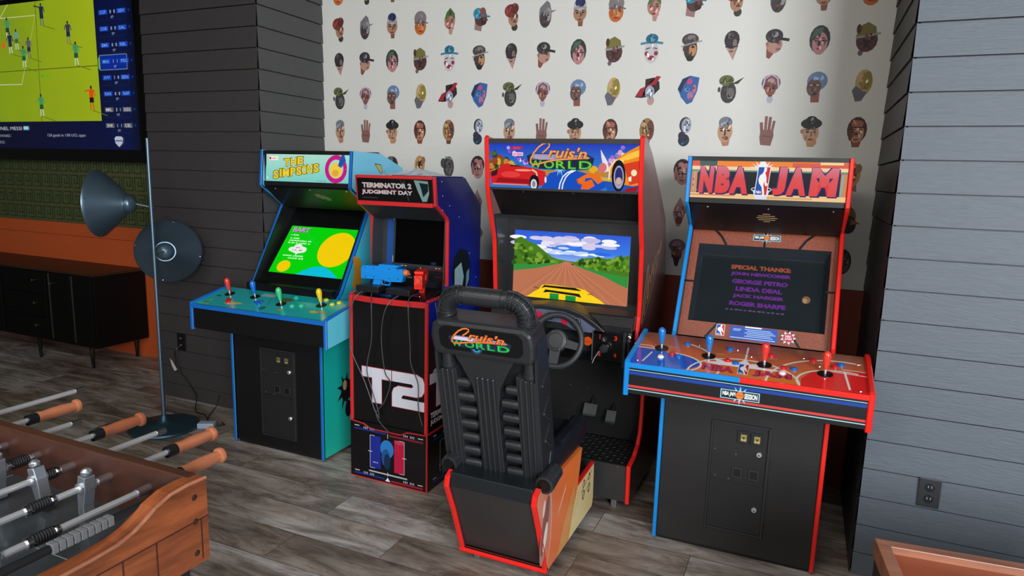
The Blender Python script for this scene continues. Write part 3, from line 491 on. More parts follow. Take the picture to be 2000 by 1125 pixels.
# controls
deckm = mat((30, 176, 178), .2, coat=.5, var=.03)
y0, y1, z0, z1 = -.143, .125, .853, .912
dv = Vector((0, y1-y0, z1-z0)); L_ = dv.length; dv.normalize(); dn = Vector((0, -dv.z, dv.y))
def deck_art(d):
    c = CV(d, (0, y0, z0), (1, 0, 0), (0, dv.y, dv.z), rough=.2, coat=.5, eps=.0004)
    c.poly([(-.44, .015), (-.36, .015), (-.40, .10), (-.44, .03)], (96, 196, 160)).ell(-.40, .045, .025, .018, (60, 160, 130)); c.line([(-.46, .008), (.46, .008)], .002, (10, 90, 90)); c.poly([(-.15, .2), (-.05, .2), (-.04, .24), (-.15, .24)], (150, 190, 190))
    c.ell(-.235, .062, .045, .014, (190, 196, 150)); c.ell(-.2, .075, .04, .01, (214, 196, 90)); c.ell(.0, .055, .02, .025, (16, 110, 110)); c.ell(.05, .19, .05, .028, (80, 130, 60)); c.ell(.075, .19, .03, .016, (130, 100, 40))
    c.line([(-.06, .2), (.0, .1)], .002, (12, 90, 96)); c.line([(.02, .2), (.16, .2)], .002, (12, 90, 96)); c.ell(.33, .09, .03, .016, (200, 190, 90)); c.ell(.37, .1, .04, .008, (220, 120, 60)); c.ell(.12, .06, .014, .01, (230, 130, 60)); c.ell(-.4, .14, .02, .008, (30, 90, 110))
cp = control_deck(root, .482, y0, y1, z0, z1, .712, mat((12, 12, 14), .4), deckm, mat((104, 210, 232), .3, coat=.3), (TBLUE, TBLUE), deck_art)
e = MB(); e.box(-.465, .465, y0-.005, y0+.012, z0-.022, z0+.001, TBLUE); e.build('front_edge', cp, label='blue edge strip')
D = lambda x, t: Vector((x, y0, z0))+dv*t+dn*.0006
for x, t, col in ((-.356, .178, (226, 56, 48)), (-.165, .18, (20, 110, 214)), (.068, .132, (66, 200, 122)), (.308, .178, (240, 200, 20))): joystick(cp, D(x, t), dn, col)
for x, t, col in ((-.277, .087, (200, 30, 40)), (-.29, .105, (200, 30, 40)), (-.262, .07, (210, 40, 44)), (-.09, .112, (20, 90, 190)), (-.07, .125, (20, 90, 190)), (-.062, .1, (20, 90, 190)), (.086, .235, (40, 190, 150)), (.15, .125, (60, 200, 150)), (.2, .142, (60, 200, 150)), (.285, .25, (230, 214, 40)), (.36, .205, (230, 214, 40)), (.385, .235, (230, 214, 40))): button(cp, D(x, t), dn, col)
coin_door(root, .013, .095, .605, .118, False, .006)
# ---------------------------------------------------------------- slim cabinet on riser
TX, TY_ = -1.89, 2.787
root = thing('arcade_cabinet', 'slim navy blue arcade cabinet on a matching riser with red edge trim and blank screen', 'arcade cabinet', (TX, TY_, 0), math.radians(-.8))
hw = .238
navy = grad_mat('navy_to_royal_vinyl', [(0, (8, 8, 14)), (.36, (8, 8, 14)), (.46, (20, 50, 176)), (.6, (16, 36, 140)), (1, (18, 22, 86))], 'Z', .33, 1.6, .25)
prof = [(0, .318), (0, .995), (.07, 1.003), (.165, 1.012), (.193, 1.06), (.19, 1.388), (.075, 1.463), (.06, 1.60), (.36, 1.60), (.547, 1.455), (.547, .318)]
def t2(c, ox, oz, s, col, edge, e):
    for g, cc in ((e, edge), (0, col)):
        c.poly([(ox-g, oz+.19*s+g), (ox+.185*s+g, oz+.19*s+g), (ox+.185*s+g, oz+.135*s-g), (ox-g, oz+.135*s-g)], cc).poly([(ox+.065*s-g, oz+.15*s), (ox+.125*s+g, oz+.15*s), (ox+.125*s+g, oz-g), (ox+.065*s-g, oz-g)], cc)
    A = [(.19, .19), (.34, .19), (.375, .175), (.385, .15), (.385, .105), (.37, .08), (.34, .07), (.26, .07), (.25, .06), (.25, .05), (.385, .05), (.385, 0), (.19, 0), (.19, .075), (.2, .1), (.23, .115), (.31, .115), (.32, .125), (.31, .135), (.19, .135)]
    for g, cc in ((1, edge), (0, col)):
        q = [(ox+a_*s+(e*g*(1 if a_ > .28 else -1)), oz+b_*s+e*g*(1 if b_ > .1 else -1)) for a_, b_ in A]; c.poly(q, cc)
def t2_art(c):
    for yy, zz in ((.12, 1.58), (.13, 1.51), (.13, 1.44), (.2, 1.46), (.3, 1.40), (.42, 1.2), (.5, 1.06)): c.ell(yy, zz, .003, .004, (190, 206, 236))
    c.poly([(.25, 1.03), (.23, 1.1), (.25, 1.19), (.31, 1.235), (.39, 1.22), (.43, 1.15), (.43, 1.06), (.40, 1.0), (.36, .96), (.29, .98)], (18, 28, 40)).poly([(.26, 1.04), (.26, 1.13), (.33, 1.16), (.36, 1.08), (.33, .98), (.29, .96)], (150, 184, 190)).poly([(.38, 1.0), (.42, 1.06), (.42, 1.12), (.39, 1.1)], (110, 150, 160))
    c.line([(.07, .985), (.14, .72), (.13, .6)], .006, (150, 180, 210)).line([(.11, .985), (.2, .76), (.22, .62)], .005, (120, 150, 190)).poly([(.075, .985), (.1, .985), (.19, .76), (.15, .62), (.13, .72)], (12, 20, 40))
    c.poly([(.02, .6), (.24, .66), (.24, .72), (.12, .7), (.14, .66), (.06, .64)], (206, 214, 224)).poly([(.01, .58), (.54, .58), (.54, .34), (.01, .34)], (8, 8, 10))
    t2(c, .02, .44, .98, (206, 206, 214), (150, 20, 40), .003)
    c.text('TERMINATOR 2', .03, .39, .3, .42, (220, 214, 220), .03).text('JUDGMENT DAY', .03, .35, .3, .38, (220, 214, 220), .03)
for sx in (-1, 1):
    s = MB(); s.prism(prof, 'x', sx*(hw-.016), sx*hw, navy)
    if sx > 0: t2_art(CV(s, (hw, 0, 0), (0, 1, 0), (0, 0, 1), rough=.3, coat=.3, eps=.0005))
    s.build('side_panel', root)
    t = MB(); xx = sorted((sx*hw, sx*(hw-.018))); ribbon(t, [(0, .318), (0, .985), (.01, .998), (.165, 1.008), (.188, 1.035), (.193, 1.06), (.19, 1.38), (.18, 1.395), (.078, 1.463), (.06, 1.60)], xx[0]-.0005, xx[1]+.0005, TRED2); t.build('edge_trim', root)
x = hw-.016
f = MB(); f.box(-x, x, .006, .02, .318, .97, mat((10, 10, 12), .35, coat=.2)); c = CV(f, (0, .006, 0), (1, 0, 0), (0, 0, 1), rough=.35, coat=.2, eps=.0004)
t2(c, -.165, .43, .99, (206, 206, 216), (150, 20, 40), .0035); f.build('front_panel', root)
d = MB(); n = 12; bow = lambda x_: -.022*(1-(x_/x)**2)
xs = [-x+2*x*i/n for i in range(n+1)]
for i in range(n):
    a0, a1 = xs[i], xs[i+1]
    d.add([(a0, bow(a0), .965), (a1, bow(a1), .965), (a1, bow(a1), .995), (a0, bow(a0), .995)], [(0, 1, 2, 3)], TRED2)
    d.add([(a0, bow(a0), .995), (a1, bow(a1), .995), (a1, .2, 1.03), (a0, .2, 1.03)], [(0, 1, 2, 3)], mat((12, 12, 18), .3, coat=.3))
    d.add([(a0, bow(a0), .965), (a1, bow(a1), .965), (a1, .02, .965), (a0, .02, .965)], [(3, 2, 1, 0)], BLACK)
dk = d.build('control_panel', root)
h_ = MB()
for cx in (-.125, .06):
    h_.prism([(cx-.07, 0), (cx+.07, 0), (cx+.05, .09), (cx-.05, .09)], 'z', 1.012, 1.045, BLACKV)
h_.build('gun_holster', dk, bevel=.004)
screws_parts(dk, [(-.17, .03, 1.004), (.0, .02, 1.003), (.02, .06, 1.01), (.16, .05, 1.008), (-.1, .04, 1.005)], (0, 0, 1), .004)
a = MB(); c = CV(a, (0, -.005, .998), (1, 0, 0), (0, .985, .17), rough=.3, coat=.3, eps=.0008); c.poly([(-.1, .02), (.06, .0), (.06, .03), (0, .045), (-.1, .04)], (30, 40, 96)).poly([(.09, .04), (.16, .05), (.16, .07), (.09, .07)], (120, 20, 50)); a.build('deck_print', dk)
# bezel + screen
m = MB(); slantplate(m, -x, x, (.255, 1.02), (.285, 1.45), .01, mat((44, 46, 48), .45)); 
c = plane_cv(m, 0, (.255, 1.02), (.285, 1.45), 1, 1, rough=.35, eps=.0006)
c.rect(-.222, 0, -.165, .43, (46, 50, 54)).rect(-.188, .0, -.148, .395, (20, 72, 140)).rect(-.15, .0, .222, .10, (22, 24, 30)).rect(-.188, .375, .03, .385, (20, 72, 140)).rect(.06, .355, .16, .375, (70, 20, 30))
c.line([(-.148, .12), (-.148, .155)], .003, (190, 190, 200)).line([(-.148, .345), (-.148, .37)], .003, (190, 190, 200)).line([(-.14, .385), (-.12, .385)], .003, (200, 200, 200)).text('T2', .02, .378, .05, .396, (190, 190, 180), .03)
for xx in (-.14, -.09, -.07, .12, .14, .17): c.line([(xx, .105), (xx+.012, .105)], .004, (190, 190, 190))
c.poly([(.018, .085), (.042, .085), (.03, .105)], (206, 206, 206)).line([(.12, .06), (.18, .06)], .002, (140, 30, 50)).line([(-.06, .06), (-.03, .06)], .006, (170, 170, 170)).line([(-.05, .045), (-.02, .045)], .006, (130, 130, 130))
c.line([(-.14, .095), (.0, .095)], .002, (30, 70, 150)).line([(.05, .095), (.2, .095)], .002, (160, 30, 50))
for sx in (-1, 1): m.prism([(.17, 1.02), (.27, 1.03), (.3, 1.45), (.19, 1.40)], 'x', sx*x, sx*(x-.005), mat((44, 47, 50), .45))
bz = m.build('monitor_bezel', root)
m = MB(); c = plane_cv(m, 0, (.255, 1.02), (.285, 1.45), 1, 1, rough=.1, coat=.6, eps=.0012); c.rect(-.135, .118, .205, .36, mat((5, 5, 6), .1, coat=.7)); m.build('screen', bz)
m = MB(); slantplate(m, -x, x, (.064, 1.472), (.052, 1.59), .012, mat((8, 8, 10), .3, coat=.4)); 
c = plane_cv(m, 0, (.064, 1.472), (.052, 1.59), 1, 1, emit=.75, rough=.2, eps=.0005)
c.text('TERMINATOR 2', -.19, .068, .105, .094, (206, 190, 190), .05, sp=1.0).text('JUDGMENT DAY', -.195, .032, .11, .058, (206, 190, 190), .05).rect(-.19, .062, .03, .0635, (150, 40, 60)).line([(-.19, .018), (-.1, .018)], .002, (90, 90, 100)).line([(.06, .11), (.085, .01)], .002, (70, 110, 110)).line([(.04, .112), (.06, .08)], .002, (70, 90, 90))
c.poly([(.12, .112), (.2, .108), (.205, .05), (.19, .01), (.165, .008), (.14, .06)], (128, 158, 156)).poly([(.15, .1), (.2, .095), (.2, .06), (.17, .03), (.16, .07)], (20, 36, 38))
mq = m.build('marquee', root)
m = MB(); m.box(-x, x, .046, .062, 1.587, 1.603, TRED2); m.box(-x, x, .056, .085, 1.452, 1.474, TRED2); m.build('marquee_retainer', mq, bevel=.003, label='red marquee retainer')
m = MB(); slantplate(m, -x, x, (.075, 1.455), (.2, 1.38), .01, mat((40, 42, 44), .5)); m.build('speaker_panel', root)
m = MB(); m.box(-x, x, .06, .36, 1.588, 1.598, navy); slantplate(m, -x, x, (.36, 1.598), (.545, 1.453), .01, navy); m.box(-x, x, .535, .545, .32, 1.455, BLACK); m.build('back_panel', root)
# riser
r_ = MB(); r_.box(-hw, hw, .0, .545, 0, .316, mat((9, 9, 11), .35, coat=.2))
c = CV(r_, (0, 0, 0), (1, 0, 0), (0, 0, 1), rough=.35, coat=.2, eps=.0004)
c.rect(-.215, .268, -.01, .278, (24, 44, 120)).rect(.01, .262, .215, .272, (130, 24, 50)).rect(-.215, .018, -.02, .028, (24, 44, 130)).rect(.02, .012, .215, .022, (150, 24, 50))
c.rect(-.11, .07, -.045, .25, (28, 40, 140)).rect(.04, .07, .1, .25, (186, 20, 60)).ell(-.005, .19, .042, .05, (40, 120, 190)).ell(-.012, .14, .028, .05, (30, 80, 140)).ell(-.005, .12, .02, .045, (16, 40, 80)).ell(.075, .24, .03, .012, (190, 60, 90))
for x0_, x1_ in ((-.112, -.112), (.102, .102)): c.line([(x0_, .07), (x0_, .25)], .0025, (200, 200, 210))
for s_, e_ in ((-1, -.112), (1, .102)): c.line([(e_, .25), (e_-s_*.03, .25)], .0025, (200, 200, 210)).line([(e_, .07), (e_-s_*.03, .07)], .0025, (200, 200, 210)).line([(e_-.012, .16), (e_+.014, .16)], .003, (220, 220, 226))
c.line([(-.12, .05), (.12, .05)], .008, (176, 180, 190)).line([(0, .062), (0, .04)], .0025, (240, 240, 250)).line([(0, .275), (0, .25)], .0025, (240, 240, 250))
for zz in (.286, .034):
    for xx in (-.15, -.14, -.13, -.11, -.1, -.09, .1, .11, .12, .14, .15, .16): c.line([(xx, zz-.008), (xx, zz+.004)], .005, (170, 174, 190))
    c.line([(-.21, zz+.004), (-.18, zz+.004)], .004, (220, 220, 226)).line([(.185, zz), (.215, zz)], .004, (220, 220, 226))
c.poly([(-.016, .012), (.016, .012), (0, .034)], (220, 222, 230)); ticks(c, -.1, .1, -.06, .108, (160, 170, 210), 5)
c = CV(r_, (hw, 0, 0), (0, 1, 0), (0, 0, 1), rough=.35, coat=.2, eps=.0004)
c.rect(.06, .26, .3, .268, (24, 44, 130)).rect(.06, .03, .3, .038, (24, 44, 140))
for xx in (.16, .17, .18, .2, .21, .22): c.line([(xx, .27), (xx, .285)], .005, (90, 130, 200)).line([(xx, .045), (xx, .06)], .005, (90, 130, 200))
c.line([(.2, .24), (.13, .24), (.13, .07), (.2, .07)], .003, (190, 190, 200)).line([(.06, .285), (.09, .285)], .004, (220, 220, 226)).line([(.06, .05), (.09, .05)], .004, (220, 220, 226)).line([(.13, .1), (.13, .11)], .006, (220, 220, 226)).line([(.2, .15), (.24, .15)], .004, (220, 220, 226))
r_.build('riser', root)
t = MB(); pts = [(-hw, .315), (-.15, .305), (-.11, .285), (.08, .285), (.12, .305), (hw, .310)]
t.tube([(a_, -.001, b_) for a_, b_ in pts], .0035, TRED2, 6); t.box(hw-.004, hw+.002, -.003, .004, 0, .318, TRED2); t.box(-hw, hw, -.002, .002, 0, .005, TRED2); t.box(hw-.001, hw+.002, 0, .545, .308, .318, TRED2); t.build('riser_trim', root, label='red trim line')
T2CAB = root
# light guns with their cables
def gun(loc, rz, col, tip, label, cables):
    g = thing('toy_gun', label, 'toy gun', loc, rz, None)
    m1 = mat(col, .35, coat=.2); m2 = mat(tuple(int(v*.55) for v in col), .4)
    b = MB(); b.prism([(-.125, .05), (-.125, .105), (-.11, .118), (.06, .122), (.08, .112), (.115, .112), (.118, .07), (.11, .045), (.03, .042), (.0, .05)], 'y', -.02, .02, m1)
    b.box(-.02, .09, -.022, .022, .118, .130, m1); b.box(-.115, -.02, -.0235, .0235, .07, .1, m1)
    for xx in (-.1, -.05, .04, .09):
        for zz in (.06, .108): b.lathe([(0, 0), (.004, 0), (.003, .0015), (0, .0015)], (xx, -.021, zz), (0, -1, 0), m2, 8)
    b.build('gun_body', g, bevel=.003)
    b = MB(); b.prism([(-.055, .055), (-.01, .055), (-.022, .0), (-.07, .0)], 'y', -.015, .015, m1); b.build('grip', g, bevel=.005)
    b = MB(); b.tube([(-.015, 0, .05), (-.012, 0, .022), (.03, 0, .022), (.038, 0, .048)], .005, m1, 8); b.tube([(0, 0, .052), (.004, 0, .032)], .004, m2, 8); b.build('trigger_guard', g, smooth=True)
    b = MB(); b.lathe([(0, 0), (.015, 0), (.017, .012), (.014, .022), (.010, .022), (.009, .008), (0, .008)], (.117, 0, .092), (1, 0, 0), mat(tip, .4), 16); b.build('muzzle', g, smooth=True)
    inv = (Matrix.Translation(T2CAB.location) @ Matrix.Rotation(math.radians(-.8), 4, 'Z')).inverted()
    for cb in cables:
        b = MB(); P = [Vector(p) for p in cb]; Q = []
        for i in range(len(P)-1):
            p0 = P[max(i-1, 0)]; p1 = P[i]; p2 = P[i+1]; p3 = P[min(i+2, len(P)-1)]
            for k in range(6):
                t = k/6; Q.append(.5*((2*p1)+(-p0+p2)*t+(2*p0-5*p1+4*p2-p3)*t*t+(-p0+3*p1-3*p2+p3)*t**3))
        Q.append(P[-1]); b.tube([inv @ v for v in Q], .0027, mat((66, 68, 72), .35), 8); b.build('cable', T2CAB, smooth=True, label='thin grey hanging cable')
yf = 2.752
gun((-1.968, 2.875, 1.022), math.radians(5), (12, 136, 220), (226, 120, 60), 'bright blue toy gun lying on the slim cabinet beside the red one', [
  [(-2.02, 2.865, 1.03), (-2.045, 2.79, 1.015), (-2.075, yf-.0, .96), (-2.105, yf+.01, .80), (-2.09, yf+.01, .69), (-2.02, yf+.015, .55), (-1.96, yf+.02, .40), (-1.93, yf+.02, .36)],
  [(-2.0, 2.865, 1.03), (-1.985, 2.79, 1.012), (-1.955, yf-.01, .95), (-1.97, yf+.01, .78), (-2.0, yf+.01, .62), (-1.97, yf+.015, .50), (-1.935, yf+.02, .385), (-1.95, yf+.02, .365)]])
gun((-1.75, 2.88, 1.012), math.radians(-66), (238, 44, 28), (236, 70, 30), 'bright red toy gun standing on the slim cabinet beside the blue one', [
  [(-1.78, 2.86, 1.02), (-1.83, 2.79, 1.01), (-1.87, yf-.01, .95), (-1.91, yf+.01, .80), (-1.89, yf+.01, .62), (-1.86, yf+.015, .56), (-1.90, yf+.015, .45), (-1.95, yf+.02, .39), (-1.93, yf+.02, .34), (-1.87, yf+.02, .29)],
  [(-1.75, 2.85, 1.02), (-1.755, 2.78, 1.01), (-1.745, yf, .95), (-1.74, yf+.01, .78), (-1.735, yf+.01, .68), (-1.70, yf+.02, .58), (-1.70, yf+.025, .45), (-1.68, yf+.03, .36)]])
# plastic bag on top
bm_ = MB(); random.seed(3); nx, ny = 15, 9; V = []
for j in range(ny):
    for i in range(nx):
        u, v = i/(nx-1), j/(ny-1); e = math.sin(PI*u)*math.sin(PI*v)
        V.append((-.18+.36*u+random.uniform(-.008, .008), -.10+.2*v+random.uniform(-.008, .008), .004+e*(.012+.045*u)*random.uniform(.5, 1.15)))
bm_.add(V, [(j*nx+i, j*nx+i+1, (j+1)*nx+i+1, (j+1)*nx+i) for j in range(ny-1) for i in range(nx-1)], mat((196, 204, 214), .18, alpha=.5, coat=.4, var=0))
o = bm_.build('plastic_bag'); o.location = (-1.87, 2.99, 1.601); o['label'] = 'crumpled clear plastic bag on top of the slim navy cabinet'; o['category'] = 'bag'
# ---------------------------------------------------------------- basketball cabinet
NX, NY = -.1765, 2.8775
root = thing('arcade_cabinet', 'tall black arcade cabinet with basketball artwork, blue left edge and red right edge', 'arcade cabinet', (NX, NY, 0))
hw = .34
upright(root, hw, mat((24, 22, 24), .35, coat=.2), TBLUE2, TRED, mat((33, 33, 34), .42, coat=.15, var=.25))
m = MB(); p, q = (.283, 1.545), (.300, 1.712); slantplate(m, -.32, .32, p, q, .01, mat((230, 140, 60), .3, emit=.9)); m.box(-.32, .32, .292, .31, 1.710, 1.729, BLACK); m.box(-.32, .32, .28, .30, 1.522, 1.545, BLACK)
c = plane_cv(m, -.32, (.2828, 1.545), (.2998, 1.712), .64, .168, emit=.95, rough=.2)
c.rect(0, 0, 1, 1, (206, 130, 84)).rect(0, .86, .05, 1, (214, 84, 60)).rect(.05, .86, .17, 1, (60, 90, 90)).rect(.17, .84, .8, 1, (232, 130, 50)).rect(.66, .84, 1, .96, (214, 90, 66)).rect(.83, .92, .97, 1, (240, 206, 150))
c.rect(0, .74, 1, .84, (240, 206, 160)).rect(0, .70, 1, .75, (90, 140, 130)).rect(.04, .12, .96, .71, (24, 30, 38)).rect(.36, .2, .64, .68, (26, 32, 36)).rect(0, .0, 1, .13, (236, 196, 140)).rect(.0, .06, .3, .1, (214, 130, 90)).rect(.45, .03, .8, .07, (206, 160, 110))
c.line([(.045, .2), (.02, .2), (.02, .68), (.05, .7)], .004, (120, 190, 176)).line([(.965, .14), (.975, .66)], .006, (90, 180, 190)).rect(.01, .3, .02, .36, (190, 60, 60)).rect(.01, .45, .02, .52, (190, 60, 60))
jam = grad_mat('pink_to_red_backlit_print', [(0, (222, 34, 34)), (.55, (216, 58, 60)), (1, (206, 116, 140))], 'Z', 1.56, 1.70, emit=.95)
for s_, xx in (('N', (.055, .155)), ('B', (.165, .265)), ('A', (.26, .385)), ('J', (.545, .635)), ('A', (.63, .755)), ('M', (.775, .95))):
    for dx_, dy_, cc, bo in ((.007, -.035, (40, 30, 96), .10), (-.004, .01, (60, 40, 110), .10), (0, 0, jam, .075)): c.text(s_, xx[0]+dx_, .13+dy_, xx[1]+dx_, .85+dy_, cc, bo, .06)
def nba_logo(c, x0, y0, x1, y1, sl=.0):
    X = lambda a, b_: (x0+(x1-x0)*a+sl*(b_), y0+(y1-y0)*b_)
    c.poly([X(-.06, -.03), X(1.06, -.03), X(1.06, 1.03), X(-.06, 1.03)], (240, 240, 240)).poly([X(0, 0), X(.62, 0), X(.62, 1), X(0, 1)], (26, 80, 170)).poly([X(.55, 0), X(1, 0), X(1, 1), X(.55, 1)], (206, 40, 50))
    c.poly([X(.5, 1), X(.72, .98), X(.72, .86), X(.62, .8), X(.8, .62), X(.84, .45), X(.95, .42), X(.9, .33), X(.74, .36), X(.66, .5), X(.62, .36), X(.78, .1), X(.82, 0), X(.66, 0), X(.5, .28), X(.22, .42), X(.12, .55), X(.2, .7), X(.42, .78), X(.48, .86)], (240, 240, 240)).ell(*X(.85, .38), abs(x1-x0)*.12, abs(y1-y0)*.06, (240, 240, 240))
    c.text('NBA', *X(.08, .05), *X(.52, .15), (240, 240, 240), .03)
for k in range(8):
    an = .2+k*(PI-.4)/7; c.poly([(.47+.04*math.cos(an-.25), .8+.06*math.sin(an-.25)), (.47+.085*math.cos(an), .82+.2*math.sin(an)), (.47+.04*math.cos(an+.25), .8+.06*math.sin(an+.25))], (226, 232, 236))
c.ell(.472, .88, .025, .11, (236, 240, 240)).arc(.475, .26, .065, .06, 0, 2*PI, .003, (220, 226, 236)).poly([(.42, .24), (.53, .24), (.51, .0), (.44, .0)], (214, 220, 236))
nba_logo(c, .435, .12, .51, .84, .012)
m.build('marquee', root)
speaker_panel(root, .32, mat((22, 16, 16), .35), [(.012, .155, .016), (.012, .14, .036), (.014, .125, .044), (.014, .11, .036), (.014, .096, .014)], (206, 174, 120))
# bezel with window
bb_, NN = MB(), None
bm_mat, nt, pb, N_, L2 = nodes_mat('pebbled_basketball_print'); tt = N_('TexCoord'); vo = N_('TexVoronoi'); vo.inputs['Scale'].default_value = 260; L2(tt.outputs['Object'], vo.inputs['Vector']); rr = ramp(nt, [(0, (196, 116, 92)), (.6, (150, 80, 60))]); L2(vo.outputs['Distance'], rr.inputs[0]); L2(rr.outputs[0], pb.inputs['Base Color']); pb.inputs['Roughness'].default_value = .4; pb.inputs['Coat Weight'].default_value = .5; pb.inputs['Coat Roughness'].default_value = .05
p, q = (.215, .915), (.488, 1.395); d_ = (Vector(q)-Vector(p)).normalized(); nn_ = Vector((0, -d_.y, d_.x))
c = CV(bb_, (0, p[0], p[1]), (1, 0, 0), (0, d_.x, d_.y), rough=.35, coat=.5, eps=.0004)
x0, x1, t0, t1, X_ = -.285, .295, .075, .468, .32
for a_ in ([(-X_, 0), (X_, 0), (X_, t0), (-X_, t0)], [(-X_, t1), (X_, t1), (X_, .556), (-X_, .556)], [(-X_, t0), (x0, t0), (x0, t1), (-X_, t1)], [(x1, t0), (X_, t0), (X_, t1), (x1, t1)]): c.poly(a_, bm_mat); c.k = 1
c.k = 3; KB = (22, 18, 20)
for s_ in (-1, 1):
    c.line([(s_*.23+.0, .556), (s_*.185, .51), (s_*.16, .468)], .012, KB); c.line([(s_*.15, .075), (s_*.2, .0)], .010, KB); c.line([(s_*.285, .27), (s_*.32, .27)], .010, KB)
c.line([(.01, .556), (.01, .468)], .01, KB)
def jam_badge(c, x, y, s):
    for k in range(10):
        an = k*PI/5+.3; c.poly([(x+.022*s*math.cos(an-.3), y+.018*s*math.sin(an-.3)), (x+.045*s*math.cos(an), y+.045*s*math.sin(an)), (x+.022*s*math.cos(an+.3), y+.018*s*math.sin(an+.3))], (130, 200, 224))
    c.rect(x-.086*s, y-.022*s, x+.086*s, y+.022*s, (150, 206, 220)).rect(x-.082*s, y-.018*s, x+.082*s, y+.018*s, (20, 24, 30)).text('NBA JAM', x-.077*s, y-.013*s, x-.02*s, y+.013*s, (230, 236, 240), .04).text('SESSION', x+.02*s, y-.013*s, x+.077*s, y+.013*s, (230, 236, 240), .04).ell(x, y, .018*s, .018*s, (226, 120, 50)).line([(x-.016*s, y), (x+.016*s, y)], .0015, (60, 30, 20))
jam_badge(c, .017, .515, .7)
nba_logo(c, -.152, .018, -.118, .068)
c.rect(-.092, .008, .108, .07, (30, 82, 176)).rect(-.03, .066, .04, .072, (230, 236, 250))
for k in range(5): c.line([(-.03+.01*(k % 2), .058-k*.008), (.08+.01*(k % 3), .058-k*.008)], .0035, (170, 196, 236))
c.line([(-.08, .056), (-.045, .056)], .003, (170, 196, 236)).line([(-.08, .05), (-.05, .05)], .003, (170, 196, 236)).line([(-.09, .016), (.1, .016)], .0035, (190, 206, 240))
for k in range(9):
    an = k*2*PI/9; c.poly([(.152+.02*math.cos(an-.4), .04+.018*math.sin(an-.4)), (.152+.034*math.cos(an), .04+.032*math.sin(an)), (.152+.02*math.cos(an+.4), .04+.018*math.sin(an+.4))], (226, 226, 230))
c.ell(.152, .04, .022, .02, (190, 60, 80)).text('NBA', .14, .042, .164, .052, (240, 230, 230), .03).text('JAM', .138, .029, .166, .040, (240, 230, 230), .03).line([(.12, .02), (.12, .06)], .002, (40, 90, 80)).line([(.185, .02), (.185, .06)], .002, (40, 90, 80))
# well walls
dp = .055; A_ = [(x0, t0), (x1, t0), (x1, t1), (x0, t1)]; B_ = [(x0+.02, t0+.02), (x1-.02, t0+.02), (x1-.02, t1-.03), (x0+.02, t1-.03)]
WL = mat((46, 54, 60), .3, coat=.3); g = lambda a_, dd: Vector((a_[0], p[0], p[1]))+Vector((0, d_.x, d_.y))*a_[1]-nn_*dd
for i in range(4):
    j = (i+1) % 4; bb_.add([g(A_[i], 0), g(A_[j], 0), g(B_[j], dp), g(B_[i], dp)], [(0, 1, 2, 3)], WL)
bz = bb_.build('monitor_bezel', root)
m = MB(); c = CV(m, g((0, 0), dp-.001), (1, 0, 0), (0, d_.x, d_.y), emit=.75, rough=.1, eps=.0008)
c.rect(x0+.01, t0+.01, x1-.01, t1-.02, mat((30, 38, 42), .12, coat=.6, var=.2)); c.k += 1
c.text('SPECIAL THANKS:', -.13, .370, .135, .392, (186, 92, 66), .05)
for k, s_ in enumerate(('JOHN NEWCOMER', 'GEORGE PETRO', 'LINDA DEAL', 'JACK HAEGER', 'ROGER SHARPE')):
    wd = len(s_)*.0102; c.text(s_, .005-wd, .335-k*.037, .005+wd, .357-k*.037, (122, 54, 160), .06)
ticks(c, -.13, .163, .13, .171, (110, 90, 130), 13, 4)
c.ell(.21, .245, .018, .018, (150, 110, 80)).ell(.205, .24, .01, .012, (190, 160, 120))
m.build('screen', bz)
gl = MB(); c = CV(gl, g((0, 0), 0), (1, 0, 0), (0, d_.x, d_.y), eps=.001); c.k = 2
glm, nt, pb, N_, L2 = nodes_mat('smoked_glass'); pb.inputs['Base Color'].default_value = (.01, .012, .014, 1); pb.inputs['Roughness'].default_value = .04; pb.inputs['Alpha'].default_value = .16
c.rect(-X_+.003, .0, X_-.003, .553, glm); gl.build('glass_pane', bz)
y0, y1, z0, z1 = -.178, .150, .859, .924
deckm = mat((126, 76, 62), .16, coat=.7, var=.12)
dv = Vector((0, y1-y0, z1-z0)).normalized(); dn = Vector((0, -dv.z, dv.y))
